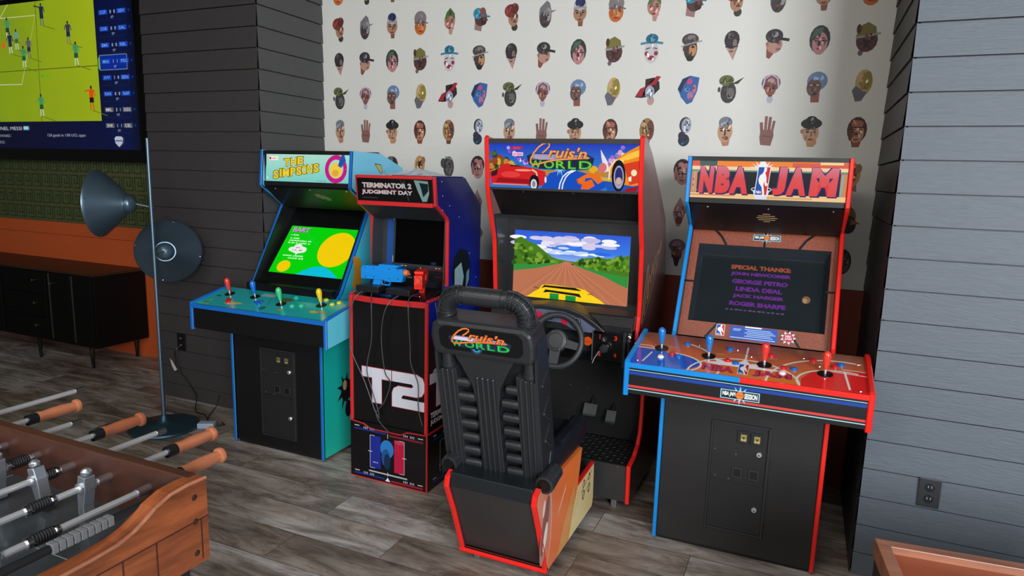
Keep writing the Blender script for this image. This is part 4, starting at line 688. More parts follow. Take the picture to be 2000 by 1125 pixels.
def deck_art(d):
    c = CV(d, (0, y0, z0), (1, 0, 0), (0, dv.y, dv.z), rough=.14, coat=.7, eps=.00035); WHT = (226, 220, 214)
    och = grad_mat('wood_court_print', [(0, (222, 118, 44)), (.55, (196, 96, 56)), (1, (120, 74, 64))], 'Y', y0, y1, .14, .7)
    c.rect(-.45, .003, .45, .33, och); c.poly([(-.45, .003), (-.25, .003)]+[(-.30+.13*math.cos(t_), .07+.08*math.sin(t_)) for t_ in [(-.9+k*.22) for k in range(11)]]+[(-.45, .16)], (16, 84, 190))
    c.arc(-.30, .06, .135, .085, -.7, 1.7, .009, WHT).arc(-.36, .04, .27, .24, -.15, 1.2, .009, WHT).line([(-.45, .165), (-.33, .165)], .007, WHT).line([(-.38, .13), (-.40, .03)], .007, WHT).line([(-.45, .19), (-.40, .19), (-.36, .165)], .006, WHT)
    c.poly([(.45, .003), (.45, .19), (.33, .17), (.25, .13), (.215, .06), (.215, .003)], (222, 36, 36)).arc(.36, .05, .16, .12, 1.2, 3.5, .009, WHT).arc(.36, .0, .27, .26, 1.3, 3.14, .009, WHT).line([(.37, .17), (.385, .02)], .008, WHT).line([(.32, .16), (.45, .15)], .006, WHT).line([(.36, .19), (.45, .185)], .005, WHT)
    c.arc(.0, .0, .21, .165, -.0, PI, .009, WHT).line([(.0, .165), (.0, .29)], .008, WHT)
    c.poly([(-.16, .10), (-.10, .12), (-.14, .15), (-.08, .13), (-.02, .135), (0, .17), (.02, .13), (.06, .14), (.05, .11), (.17, .105), (.1, .09), (-.12, .09)], (236, 232, 232))
    for s_, xa, xb in (('NBA', -.16, -.035), ('JAM', .035, .18)): c.text(s_, xa+.002, .028, xb+.002, .082, (36, 40, 110), .06).text(s_, xa, .032, xb, .086, (206, 44, 66), .03)
    nba_logo(c, -.018, .03, .018, .12)
    c.line([(-.07, .225), (.06, .225)], .003, (70, 110, 100))
    for s_, xx, tt_ in (('TURBO', -.3, .2), ('PASS', -.1, .19), ('SHOOT', .11, .2), ('PASS', .3, .22)): ticks(c, xx-.02, tt_, xx+.02, tt_+.006, (190, 170, 160), 5, int(tt_*100))
    c = CV(d, (0, y0+.004, 0), (1, 0, 0), (0, 0, 1), rough=.35, coat=.2, eps=.0005)
    c.rect(-.45, .826, .45, .829, (150, 206, 220)).rect(-.45, .808, .45, .822, (20, 64, 150)).rect(-.45, .752, .45, .762, (206, 60, 62)).rect(-.45, .742, .45, .746, (160, 206, 206)); jam_badge(c, 0, .785, .86)
cp = control_deck(root, .468, y0, y1, z0, z1, .725, mat((20, 21, 24), .35, coat=.2), deckm, mat((24, 24, 26), .4), (TBLUE2, TRED), deck_art)
e = MB(); e.box(-.45, -.005, y0-.004, y0+.010, z0-.02, z0+.001, TBLUE2); e.build('front_edge', cp, label='blue half of the front edge strip')
e = MB(); e.box(-.005, .45, y0-.004, y0+.010, z0-.02, z0+.001, TRED); e.build('front_edge', cp, label='red half of the front edge strip')
D = lambda x, t: Vector((x, y0, z0))+dv*t+dn*.0008
for x, t, col in ((-.349, .175, (20, 120, 200)), (-.147, .155, (20, 120, 200)), (.075, .14, (226, 50, 40)), (.30, .128, (222, 60, 44))): joystick(cp, D(x, t), dn, col)
RB, BB2, WB = (206, 36, 40), (20, 106, 190), (230, 230, 230)
for x, t, col in ((-.335, .088, WB), (-.295, .128, RB), (-.265, .112, BB2), (-.25, .245, BB2), (-.068, .132, RB), (-.034, .117, BB2), (-.071, .245, BB2), (.095, .235, RB), (.147, .13, RB), (.187, .132, BB2), (.146, .085, WB), (.255, .235, RB), (.335, .2, RB), (.358, .225, BB2)): button(cp, D(x, t), dn, col, .014)
screws_parts(cp, [D(x, t) for x, t in ((-.2, .25), (-.04, .25), (.22, .25), (.42, .25), (.28, .19), (-.42, .03), (.42, .02), (.02, .2))], dn, .005)
coin_door(root, .005, .12, .60, .112, True, .006)
# ---------------------------------------------------------------- sit down racing cabinet
RX = -1.05
root = thing('racing_arcade_cabinet', 'sit-down racing arcade cabinet with red edge trim, steering wheel and black bucket seat', 'arcade cabinet', (RX, 0, 0))
hw = .383
prof = [(3.045, .05), (3.035, .245), (3.137, .258), (3.21, .29), (3.252, .34), (3.268, .45), (3.262, .60), (3.18, .72), (3.06, .80), (3.04, .88), (3.062, .98), (3.066, 1.05), (3.04, 1.30), (2.99, 1.43), (2.955, 1.53), (2.948, 1.56), (2.925, 1.79), (2.935, 1.80), (2.98, 1.795), (3.10, 1.735), (3.26, 1.62), (3.40, 1.51), (3.52, 1.413), (3.60, 1.15), (3.60, .05)]
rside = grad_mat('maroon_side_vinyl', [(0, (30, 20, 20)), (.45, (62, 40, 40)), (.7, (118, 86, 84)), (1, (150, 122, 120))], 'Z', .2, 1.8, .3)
def race_art(c):
    GO = (206, 176, 130)
    c.line([(3.085, .94), (3.10, 1.05), (3.15, 1.21), (3.17, 1.22), (3.16, 1.12), (3.12, .98)], .008, GO).line([(3.085, .94), (3.14, .97), (3.25, 1.06), (3.38, 1.20)], .004, (190, 150, 150)).line([(3.18, 1.05), (3.2, 1.17), (3.23, 1.12), (3.26, 1.22), (3.28, 1.15), (3.31, 1.25), (3.34, 1.2), (3.36, 1.27), (3.40, 1.25), (3.44, 1.31)], .010, GO).line([(3.17, 1.03), (3.22, 1.08), (3.28, 1.14), (3.36, 1.2)], .012, (150, 110, 60)).ell(3.088, .93, .012, .014, (200, 30, 30))
for sx in (-1, 1):
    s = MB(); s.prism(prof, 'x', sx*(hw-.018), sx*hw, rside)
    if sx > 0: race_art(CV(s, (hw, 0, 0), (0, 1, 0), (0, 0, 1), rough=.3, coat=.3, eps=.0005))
    s.build('side_panel', root)
    t = MB(); xx = sorted((sx*hw, sx*(hw-.020))); ribbon(t, prof[:18], xx[0]-.0005, xx[1]+.0005, TRED, .006, .006); t.build('edge_trim', root, label='red edge trim')
x = hw-.019
m = MB(); p, q = (2.966, 1.563), (2.942, 1.77); slantplate(m, -x, x, p, q, .01, mat((40, 90, 200), .3, emit=.8)); m.box(-x, x, 2.932, 2.95, 1.768, 1.79, BLACK); m.box(-x, x, 2.955, 2.975, 1.552, 1.563, BLACK)
c = plane_cv(m, -x, (2.9658, 1.563), (2.9418, 1.77), 2*x, .208, emit=.95, rough=.2)
c.rect(0, 0, 1, 1, grad_mat('blue_sky_backlit_print', [(0, (40, 120, 210)), (.4, (40, 130, 220)), (1, (16, 50, 190))], 'Z', 1.56, 1.77, emit=.9))
random.seed(12)
c.poly([(.0, .45), (.2, .5), (.36, .42), (.5, .4), (.64, .42), (.8, .5), (.8, .3), (0, .3)], (190, 130, 50))
for k in range(46):
    u = random.random(); y_ = .42+.45*(1-u)*random.random(); c.ell(.22*u, y_, .012+.018*random.random(), .04+.05*random.random(), random.choice([(40, 60, 40), (150, 60, 40), (200, 170, 50), (70, 100, 50), (20, 40, 60), (206, 120, 50)]))
for k in range(22):
    u = random.random(); c.ell(.13+.14*u, .83-.35*u+.1*random.random(), .012, .04, random.choice([(150, 90, 200), (200, 150, 220), (90, 70, 170), (210, 220, 240)]))
for k in range(24):
    u = random.random(); c.ell(.74+.16*u, .45+.5*u*random.random(), .014, .045, random.choice([(210, 160, 210), (230, 190, 200), (150, 110, 200), (240, 200, 170)]))
c.poly([(.36, .0), (.75, .0), (.85, .2), (.70, .33), (.6, .42), (.52, .44), (.42, .35)], (18, 76, 186)).poly([(.8, 0), (1, 0), (1, .2), (.78, .2)], (24, 84, 180))
c.line([(.485, .0), (.49, .12), (.51, .28), (.54, .37), (.58, .43)], .006, (226, 236, 246)).line([(.505, .0), (.51, .12), (.53, .27), (.555, .36), (.595, .43)], .006, (226, 236, 246))
# red car
RC, RC2 = (206, 30, 36), (150, 16, 30)
c.poly([(.01, .1), (.0, .35), (.06, .42), (.09, .52), (.13, .55), (.18, .50), (.26, .48), (.33, .44), (.39, .38), (.40, .2), (.37, .06), (.3, .06), (.02, .06)], RC).poly([(.01, .35), (.06, .42), (.05, .28), (.01, .24)], (60, 20, 36)).poly([(.15, .52), (.25, .485), (.19, .48), (.15, .48)], (40, 30, 40)).ell(.15, .3, .07, .07, (226, 60, 56)).ell(.24, .4, .06, .025, (244, 150, 120)).poly([(.04, .12), (.28, .1), (.28, .2), (.06, .22)], RC2).line([(.3, .42), (.33, .36), (.335, .28)], .008, (244, 190, 160)).line([(.02, .08), (.27, .07)], .005, (226, 140, 140))
c.ell(.315, .14, .034, .17, (20, 14, 26)).ell(.312, .09, .022, .12, (214, 216, 226)).ell(.312, .1, .012, .07, (130, 134, 150)).ell(.393, .2, .007, .07, (236, 226, 230))
# orange car
c.poly([(.83, .18), (.81, .5), (.85, .68), (.93, .85), (1, .98), (1, .15), (.96, .12)], (238, 140, 24)).poly([(.90, .58), (1, .66), (1, .2), (.94, .14), (.92, .35)], (214, 60, 30)).poly([(.86, .66), (.93, .8), (1, .88), (1, .75), (.92, .66)], (250, 196, 70)).poly([(.75, .22), (.83, .2), (.83, .28), (.75, .30)], (214, 170, 40)).line([(.81, .25), (.815, .5), (.85, .66), (.90, .64)], .008, (250, 220, 150))
c.ell(.87, .33, .044, .34, (16, 16, 30)).ell(.872, .3, .032, .25, (160, 160, 190)).ell(.872, .32, .024, .19, (40, 44, 110)).ell(.872, .22, .018, .08, (206, 170, 160)).ell(.965, .4, .018, .07, (244, 226, 180)).poly([(.93, .3), (.95, .33), (.95, .22), (.935, .22)], (250, 240, 220)).poly([(.9, .0), (.98, .0), (1, .12), (.93, .08)], (150, 20, 40))
# kangaroo and far figures as loose shapes
c.poly([(.60, .22), (.62, .12), (.65, .14), (.66, .26), (.70, .27), (.74, .14), (.77, .2), (.75, .34), (.71, .38), (.66, .34)], (230, 110, 30)).poly([(.64, .16), (.70, .24), (.72, .1), (.68, .02), (.63, .02)], (236, 100, 24)).ell(.71, .45, .03, .08, (226, 170, 30)).ell(.735, .36, .018, .06, (214, 120, 30)).line([(.605, .24), (.61, .15), (.63, .13)], .004, (190, 70, 40))
c.poly([(.78, .4), (.76, .72), (.755, .88), (.80, .62), (.81, .42)], (236, 220, 230)).ell(.77, .5, .025, .1, (214, 110, 110))
for k in range(7):
    an = PI+.4+k*(PI-.8)/6; c.poly([(.49+.02*math.cos(an-.3), .47+.03*math.sin(an-.3)), (.49+.045*math.cos(an), .49+.2*math.sin(an)*(.8 if k % 2 else 1.1)), (.49+.02*math.cos(an+.3), .47+.03*math.sin(an+.3))], (150, 206, 236))
def cruisn(c, x0, y0, w_, h_, big):
    X = lambda a_: x0+w_*a_; Y = lambda b_: y0+h_*b_
    c.poly([(X(0), Y(.55)), (X(.1), Y(.66)), (X(.9), Y(.62)), (X(1), Y(.5)), (X(.97), Y(.2)), (X(.8), Y(.08)), (X(.2), Y(.1)), (X(.03), Y(.25))], (26, 40, 60)).poly([(X(.05), Y(.52)), (X(.12), Y(.63)), (X(.88), Y(.6)), (X(.95), Y(.5)), (X(.6), Y(.44)), (X(.2), Y(.42))], (150, 140, 176))
    for k in range(3): c.line([(X(.08), Y(.55-.05*k)), (X(.4), Y(.55-.05*k))], w_*.004, (220, 200, 220))
    for s_, xa, xb in (('W', .04, .23), ('O', .26, .42), ('R', .44, .59), ('L', .62, .74), ('D', .78, .97)): c.text(s_, X(xa), Y(.1), X(xb), Y(.42), (30, 110, 50), .06).text(s_, X(xa)+w_*.006, Y(.13), X(xb)-w_*.006, Y(.39), (120, 214, 60) if big else (40, 190, 90), .0)
    lw = .011*w_*c.U.length; OR = (244, 160, 84) if big else (236, 120, 50)
    loop = [(.24, .66), (.30, .78), (.345, .9), (.35, .98), (.31, 1.02), (.25, .98), (.18, .86), (.11, .66), (.065, .46), (.055, .32), (.09, .25), (.16, .26), (.26, .33), (.4, .41), (.6, .46), (.75, .48), (.92, .5)]
    c.line([(X(a_), Y(b_)) for a_, b_ in loop], lw*2.6, (110, 50, 30)).line([(X(a_), Y(b_)) for a_, b_ in loop], lw*1.8, OR).text("ruis'n", X(.32), Y(.5), X(.9), Y(.9), (110, 50, 30), .05, .3, slope=-.1).text("ruis'n", X(.325), Y(.51), X(.895), Y(.89), OR, .015, .3, slope=-.1)
cruisn(c, .265, .38, .45, .62, True)
c.rect(.16, .86, .235, .93, (176, 40, 90)).rect(.165, .72, .24, .80, (236, 190, 214)); ticks(c, .165, .875, .23, .915, (214, 80, 120), 6); ticks(c, .175, .745, .235, .775, (206, 60, 90), 8, 3)
m.build('marquee', root)
m = MB(); slantplate(m, -x, x, (2.975, 1.556), (3.10, 1.425), .012, mat((16, 16, 17), .4)); screws(m, [(-.2, 2.985, 1.545), (.05, 2.985, 1.545), (.28, 2.985, 1.545)], (0, -.8, -.6), .004); m.build('speaker_panel', root)
m = MB(); m.box(-x, x, 3.55, 3.57, .06, 1.3, BLACK); m.prism([(2.95, 1.785), (3.1, 1.725), (3.39, 1.50), (3.5, 1.41), (3.5, 1.39), (3.1, 1.70)], 'x', -x, x, BLACK); m.build('back_panel', root)
# monitor surround
m = MB(); p, q = (3.165, .96), (3.169, 1.43); d_ = (Vector(q)-Vector(p)).normalized(); SU = mat((30, 32, 34), .28, coat=.35, bump=.1)
slantplate(m, -x, x, p, q, .012, SU); slantplate(m, -x, x, (3.10, 1.425), (3.18, 1.43), .012, SU)
for sx in (-1, 1): m.prism([(3.08, .97), (3.165, .97), (3.169, 1.43), (3.01, 1.43), (3.05, 1.30), (3.075, 1.05)], 'x', sx*x, sx*(x-.006), mat((40, 42, 44), .3, coat=.3))
bz = m.build('monitor_bezel', root)
m = MB(); p2 = Vector(p)+d_*.046; c = plane_cv(m, -.315, tuple(p2), tuple(p2+d_), .605, .34, emit=1, rough=.15, eps=.0006)
c.rect(0, 0, 1, 1, (190, 120, 90)); c.rect(0, .5, 1, 1, grad_mat('screen_sky', [(0, (150, 186, 236)), (.35, (50, 120, 230)), (1, (20, 70, 206))], 'Z', 1.19, 1.37, emit=1))
random.seed(21); c.k += 1
for k in range(42):
    u = random.gauss(.5, .2); v_ = .86-.1*abs(u-.5)+random.gauss(0, .05); c.ell(min(.97, max(.03, u)), min(.95, max(.62, v_)), .05+.03*random.random(), .018+.022*random.random(), random.choice([(226, 222, 240), (206, 200, 230), (240, 238, 248), (190, 186, 222)]), 0, 12)
for k in range(26): c.ell(.25+.5*random.random(), .68+.05*random.random(), .05, .014, random.choice([(236, 240, 248), (190, 210, 240)]), 0, 10)
c.ell(.46, .78, .09, .035, (60, 120, 226)).ell(.44, .77, .05, .018, (200, 214, 246)); c.ell(.78, .72, .07, .025, (40, 104, 220))
c.poly([(0, .45), (0, .86), (.06, .9), (.13, .84), (.2, .8), (.28, .7), (.34, .63), (.40, .6), (.47, .59), (.55, .58), (.62, .64), (.72, .67), (.82, .66), (.92, .68), (1, .74), (1, .42), (.7, .46), (.5, .52), (.3, .48)], (70, 120, 30))
for k in range(150):
    s_ = random.choice((0, 1)); u = random.random(); a_ = (.38*u if not s_ else .58+.42*u); top = (.86-.3*u if not s_ else .62+.1*u); c.ell(a_, .5+(top-.5)*random.random(), .012+.012*random.random(), .02+.02*random.random(), random.choice([(40, 84, 20), (96, 140, 36), (60, 104, 24), (120, 160, 50), (30, 66, 20)]), 0, 8)
c.poly([(0, .36), (0, .48), (.2, .5), (.37, .55), (.40, .53), (.2, .43)], (50, 140, 60)).poly([(1, .25), (1, .42), (.8, .46), (.6, .53), (.57, .52), (.8, .4)], (50, 140, 60))
c.poly([(0, 0), (0, .38), (.2, .44), (.42, .54), (.46, .58), (.5, .58), (.57, .52), (.78, .4), (1, .26), (1, 0)], (182, 112, 80))
for k in range(16): u = k/15; c.line([(.47+.02*(u-.5), .56), (.01+.98*u, .012)], .0016, (206, 144, 110) if k % 2 else (160, 92, 66))
c.ell(.53, .54, .012, .008, (50, 40, 36)); YE = (250, 206, 20)
c.poly([(.13, 0), (.2, .09), (.24, .13), (.27, .2), (.34, .215), (.58, .20), (.65, .18), (.7, .12), (.78, .05), (.82, 0)], YE).poly([(.26, .15), (.29, .2), (.56, .2), (.62, .165), (.6, .16), (.3, .17)], (26, 22, 16)).poly([(.28, .085), (.3, .135), (.6, .115), (.62, .06), (.56, .08), (.33, .1)], (20, 18, 14)).rect(.34, 0, .42, .085, (16, 140, 50)).rect(.48, 0, .57, .075, (16, 140, 50)).line([(.24, .14), (.2, .16), (.19, .14)], .003, (30, 26, 20)).line([(.67, .12), (.71, .13), (.71, .11)], .003, (30, 26, 20))
m.build('screen', bz)
# dashboard
DB = mat((22, 23, 25), .4, bump=.3, bscale=200)
m = MB(); prof_d = [(3.20, .985), (3.09, 1.0), (3.02, .985), (2.99, .94), (3.0, .80), (3.06, .74), (3.24, .70), (3.24, .97)]
m.prism(prof_d, 'x', -x, x, DB); 
hood = [(-.25, .93), (-.23, .97), (-.17, 1.0), (-.06, 1.015), (.06, 1.01), (.14, .985), (.2, .95), (.24, .92)]
m.prism(hood+[(.24, .9), (-.25, .9)], 'y', 2.955, 3.1, DB)
dash = m.build('dashboard', root, bevel=.006)
g_ = MB(); c = CV(g_, (0, 2.953, .0), (1, 0, 0), (0, 0, 1), rough=.3, eps=.0008)
c.poly([(-.22, .935), (-.18, .975), (-.08, .992), (.04, .99), (.13, .965), (.2, .925), (.18, .905), (.1, .905), (.04, .935), (-.1, .94), (-.16, .915)], (84, 92, 114))
for xx, zz, rr_ in ((-.15, .945, .027), (-.03, .965, .022), (.1, .945, .027)): c.ell(xx, zz, rr_, rr_, (18, 20, 24)).arc(xx, zz, rr_*.8, rr_*.8, 0, 5, .0015, (190, 196, 206)).line([(xx, zz), (xx+rr_*.5, zz+rr_*.3)], .002, (206, 200, 200))
c.rect(-.1, .945, -.07, .98, (176, 30, 60)).poly([(.025, .955), (.06, .95), (.06, .925), (.03, .935)], (176, 30, 60))
g_.build('gauge_cluster', dash)
bt = MB(); bt.lathe([(0, 0), (.021, 0), (.021, .006), (.017, .010), (0, .010)], (.155, 2.985, .855), (0, -1, .05), mat((240, 90, 26), .3, emit=.55), 20); c = CV(bt, (.155, 2.9748, .855), (1, 0, 0), (0, 0, 1)); ticks(c, -.011, -.003, .011, .003, (140, 40, 14), 5); bt.build('start_button', dash, smooth=False)
# wheel
wc = Vector((.03, 2.89, .862)); ax = Vector((.05, -1, .32)).normalized(); uu = Vector((1, 0, 0)); uu = (uu-ax*uu.dot(ax)).normalized(); vv = ax.cross(uu)*-1
if vv.z < 0: vv = -vv
wr = .122; RUB = mat((44, 46, 49), .45, bump=.2, bscale=300)
m = MB(); m.tube([wc+(uu*math.cos(t_)+vv*math.sin(t_))*wr for t_ in [2*PI*k/40 for k in range(40)]], .0145, RUB, 12, closed=True)
m.tube([wc-ax*.02, wc-ax*.11], .03, DB, 16)
wh = m.build('steering_wheel', dash, smooth=True)
m = MB(); m.lathe([(0, .0), (.052, 0), (.056, .008), (.05, .02), (.036, .024), (.034, .021), (0, .022)], wc-ax*.012, ax, RUB, 28)
for t_ in [2*PI*k/6 for k in range(6)]: m.lathe([(0, 0), (.003, 0), (0, .002)], wc+ax*.009+(uu*math.cos(t_)+vv*math.sin(t_))*.045, ax, STEEL, 8)
for t_, wd in ((-.15, .02), (PI+.15, .02), (-PI/2, .026)):
    dr = uu*math.cos(t_)+vv*math.sin(t_); sd = ax.cross(dr)
    P = [wc+dr*.045+sd*wd, wc+dr*.045-sd*wd, wc+dr*(wr-.005)-sd*wd*.8, wc+dr*(wr-.005)+sd*wd*.8]; m.add([v+ax*.004 for v in P]+[v-ax*.01 for v in P], [(0, 1, 2, 3), (7, 6, 5, 4), (0, 4, 5, 1), (1, 5, 6, 2), (2, 6, 7, 3), (3, 7, 4, 0)], RUB)
m.build('wheel_hub', dash, smooth=True)
# shifter
m = MB(); m.box(.19, .335, 2.955, 3.02, .78, .915, mat((14, 14, 16), .25, coat=.4)); m.box(.185, .19, 2.95, 3.02, .775, .92, mat((70, 70, 72), .3)); m.box(.335, .345, 2.94, 3.02, .76, .925, mat((40, 41, 44), .25, coat=.4))
c = CV(m, (0, 2.955, 0), (1, 0, 0), (0, 0, 1), emit=.0, eps=.0006); 
for s_, a_, b_ in (('1', .215, .88), ('3', .29, .88), ('2', .215, .80), ('4', .29, .80)): c.text(s_, a_, b_, a_+.014, b_+.022, (206, 40, 30), .04)
sh = m.build('gear_shifter', dash, bevel=.003)
m = MB(); m.tube([(.26, 2.96, .85), (.25, 2.93, .84)], .007, CHROME, 10); m.lathe([(0, 0), (.016, .004), (.022, .018), (.016, .034), (0, .038)], (.256, 2.945, .845), (-.3, -1, -.1), mat((46, 48, 52), .25, coat=.4), 16); m.lathe([(0, 0), (.013, .004), (.016, .014), (0, .03)], (.245, 2.955, .87), (-.2, -.5, 1), mat((60, 62, 66), .2, .6), 14); m.tube([(.235, 2.905, .835), (.215, 2.90, .80), (.205, 2.905, .775)], .0022, CHROME, 6); m.build('shift_knob', sh, smooth=True)
m = MB(); m.prism([(2.98, .92), (2.965, .88), (2.975, .66), (3.02, .60), (3.06, .6), (3.06, .93)], 'x', .345, x, DB); m.lathe([(0, 0), (.012, 0), (.01, .008), (0, .009)], (.358, 2.966, .90), (0, -1, 0), STEEL, 12); m.build('lower_dash', dash, bevel=.004)
# foot well
m = MB(); m.box(-x, x, 3.062, 3.5, .06, .235, BLACK); rub = mat((20, 21, 23), .4, bump=.8, bscale=120)
for i in range(24):
    for j in range(12):
        cx_ = -x+.02+(i+.5)*(2*x-.04)/24; cy_ = 3.07+(j+.5)*.4/12; an = (.5 if (i+j) % 2 else -.5); dx_, dy_ = math.cos(an)*.011, math.sin(an)*.011
        m.add([(cx_-dx_-dy_*.3, cy_-dy_+dx_*.3, .237), (cx_+dx_-dy_*.3, cy_+dy_+dx_*.3, .237), (cx_+dx_+dy_*.3, cy_+dy_-dx_*.3, .237), (cx_-dx_+dy_*.3, cy_-dy_-dx_*.3, .237), (cx_, cy_, .2415)], [(0, 1, 4), (1, 2, 4), (2, 3, 4), (3, 0, 4)], mat((34, 36, 38), .35))
m.build('foot_platform', root)
m = MB(); m.box(-x, x, 3.046, 3.06, .055, .238, mat((44, 44, 44), .45, var=.2)); screws(m, [(.22, 3.046, .17), (.1, 3.046, .235), (.32, 3.046, .232)], r=.004); m.build('kick_plate', root)
m = MB(); m.box(-x, x, 3.38, 3.4, .24, .9, mat((12, 12, 13), .5)); screws(m, [(-.05, 3.38, .5), (.05, 3.38, .49), (.12, 3.38, .49), (.2, 3.38, .52), (.18, 3.38, .42), (.02, 3.38, .42)], r=.004)
m.build('firewall', root)
for cx_, cz_, wd in ((.085, .365, .036), (.2, .345, .026)):
    m = MB(); m.prism([(3.30, cz_-.005), (3.32, cz_+.0), (3.345, cz_+.055), (3.335, cz_+.06), (3.305, cz_+.012)], 'x', cx_-wd, cx_+wd, mat((60, 62, 64), .35, .6)); m.box(cx_-wd, cx_+wd, 3.296, 3.304, cz_-.006, cz_+.004, STEEL); m.tube([(cx_, 3.335, cz_+.04), (cx_, 3.385, cz_+.09)], .008, BLACK, 8); m.build('pedal', root)
# seat pedestal
PX = .224; QX = -.169   # right and left faces (local x)
sp_ = [(2.337, .05), (2.25, .266), (2.187, .40), (2.195, .435), (2.226, .45), (2.40, .425), (2.747, .425), (2.705, .262), (2.951, .272), (2.962, .09), (2.95, .05)]
orange_ = grad_mat('orange_side_vinyl', [(0, (226, 146, 120)), (.35, (240, 122, 72)), (.75, (250, 126, 54)), (1, (250, 134, 60))], 'Y', 2.2, 2.75, .3)
for sx, X0, X1 in ((1, PX-.018, PX), (-1, QX, QX+.018)):
    m = MB(); m.prism(sp_, 'x', X0, X1, orange_ if sx > 0 else mat((60, 30, 90), .3)); 
    if sx > 0:
        c = CV(m, (PX, 0, 0), (0, 1, 0), (0, 0, 1), rough=.3, coat=.3, eps=.0005)
        c.poly([(2.60, .05), (2.95, .05), (2.962, .09), (2.951, .272), (2.705, .262), (2.67, .2)], (244, 222, 160)).poly([(2.45, .05), (2.6, .05), (2.67, .2), (2.66, .3), (2.52, .16)], (232, 160, 90))
        c.ell(2.30, .26, .045, .15, (196, 140, 124), -.25, 24).ell(2.295, .27, .032, .12, (150, 84, 76), -.25, 24).ell(2.30, .22, .018, .06, (240, 236, 232), -.3).ell(2.275, .35, .014, .035, (240, 220, 214), -.2).arc(2.31, .25, .055, .17, -1.3, 1.4, .004, (244, 226, 220)).poly([(2.44, .24), (2.53, .32), (2.54, .345), (2.46, .27)], (248, 216, 190)).line([(2.42, .35), (2.5, .385)], .004, (244, 160, 110))
        for dy_ in (0, .085):
            c.arc(2.797+dy_, .175, .014, .02, 0, 2*PI, .008, (40, 60, 66)).arc(2.797+dy_, .228, .012, .018, -1, 4, .008, (40, 60, 66))
        c.line([(2.76, .2), (2.92, .25)], .006, (200, 70, 60)).line([(2.78, .17), (2.9, .2)], .003, (90, 80, 80)).line([(2.66, .13), (2.74, .24)], .002, (206, 90, 70))
    m.build('seat_side_panel', root)
for X0, X1 in ((PX-.021, PX+.001), (QX-.001, QX+.021)):
    t = MB(); ribbon(t, sp_[:5], X0, X1, TRED, .006, .006); t.build('seat_edge_trim', root, label='red edge trim')
t = MB(); ribbon(t, sp_[7:9], PX-.021, PX+.001, TRED, .004, .004); t.build('step_edge_trim', root, label='red edge trim')
m = MB(); slantplate(m, QX+.018, PX-.018, (2.345, .07), (2.20, .40), .014, mat((46, 44, 44), .42, coat=.1, var=.15)); m.box(QX+.01, PX-.01, 2.33, 2.95, .05, .065, BLACK)
m.tube([(QX, 2.338, .052), (PX, 2.338, .052)], .0135, TRED, 8); m.build('seat_rear_panel', root)
m = MB(); m.box(QX+.02, PX-.02, 2.20, 2.70, .395, .455, mat((22, 28, 32), .45)); m.box(QX+.03, PX-.03, 2.72, 2.95, .08, .25, BLACK); m.build('seat_mount', root, bevel=.004)
for cx_, cy_ in ((-.11, 2.39), (.15, 2.40), (.30, 3.09), (-.3, 3.09)):
    m = MB(); m.box(cx_-.014, cx_+.014, cy_-.02, cy_+.014, .0, .052, mat((120, 120, 122), .4, .5)); m.build('foot', root, bevel=.004)
# bucket seat: frame leaning back towards the viewer
O_ = Vector((-.004, 2.315, .44)); V_ = Vector((0, -.17, .73)).normalized(); U_ = Vector((1, 0, 0)); N_s = U_.cross(V_)   # N_s points to the viewer
if N_s.y > 0: N_s = -N_s
MS = Matrix(((U_.x, V_.x, N_s.x, O_.x), (U_.y, V_.y, N_s.y, O_.y), (U_.z, V_.z, N_s.z, O_.z), (0, 0, 0, 1)))
PL = mat((37, 39, 42), .36, bump=.35, bscale=220, coat=.1); PLD = mat((26, 27, 30), .4, bump=.35, bscale=220)
def sb(): b = MB(); b.M = MS; return b
b = sb(); b.prism([(-.19, .0), (.19, .0), (.185, .62), (-.185, .62)], 'z', -.09, -.03, PLD); 
b.prism([(-.05, -.02), (.05, -.02), (.045, .3), (.06, .40), (.10, .48), (.13, .53), (-.13, .53), (-.10, .48), (-.06, .40), (-.045, .3)], 'z', -.03, .018, PL)
for xx in (-.033, -.011, .011, .033): b.tube([(xx, -.01, .02), (xx, .44, .02)], .0068, PL, 10)
seat = b.build('seat_back', root, bevel=.004)
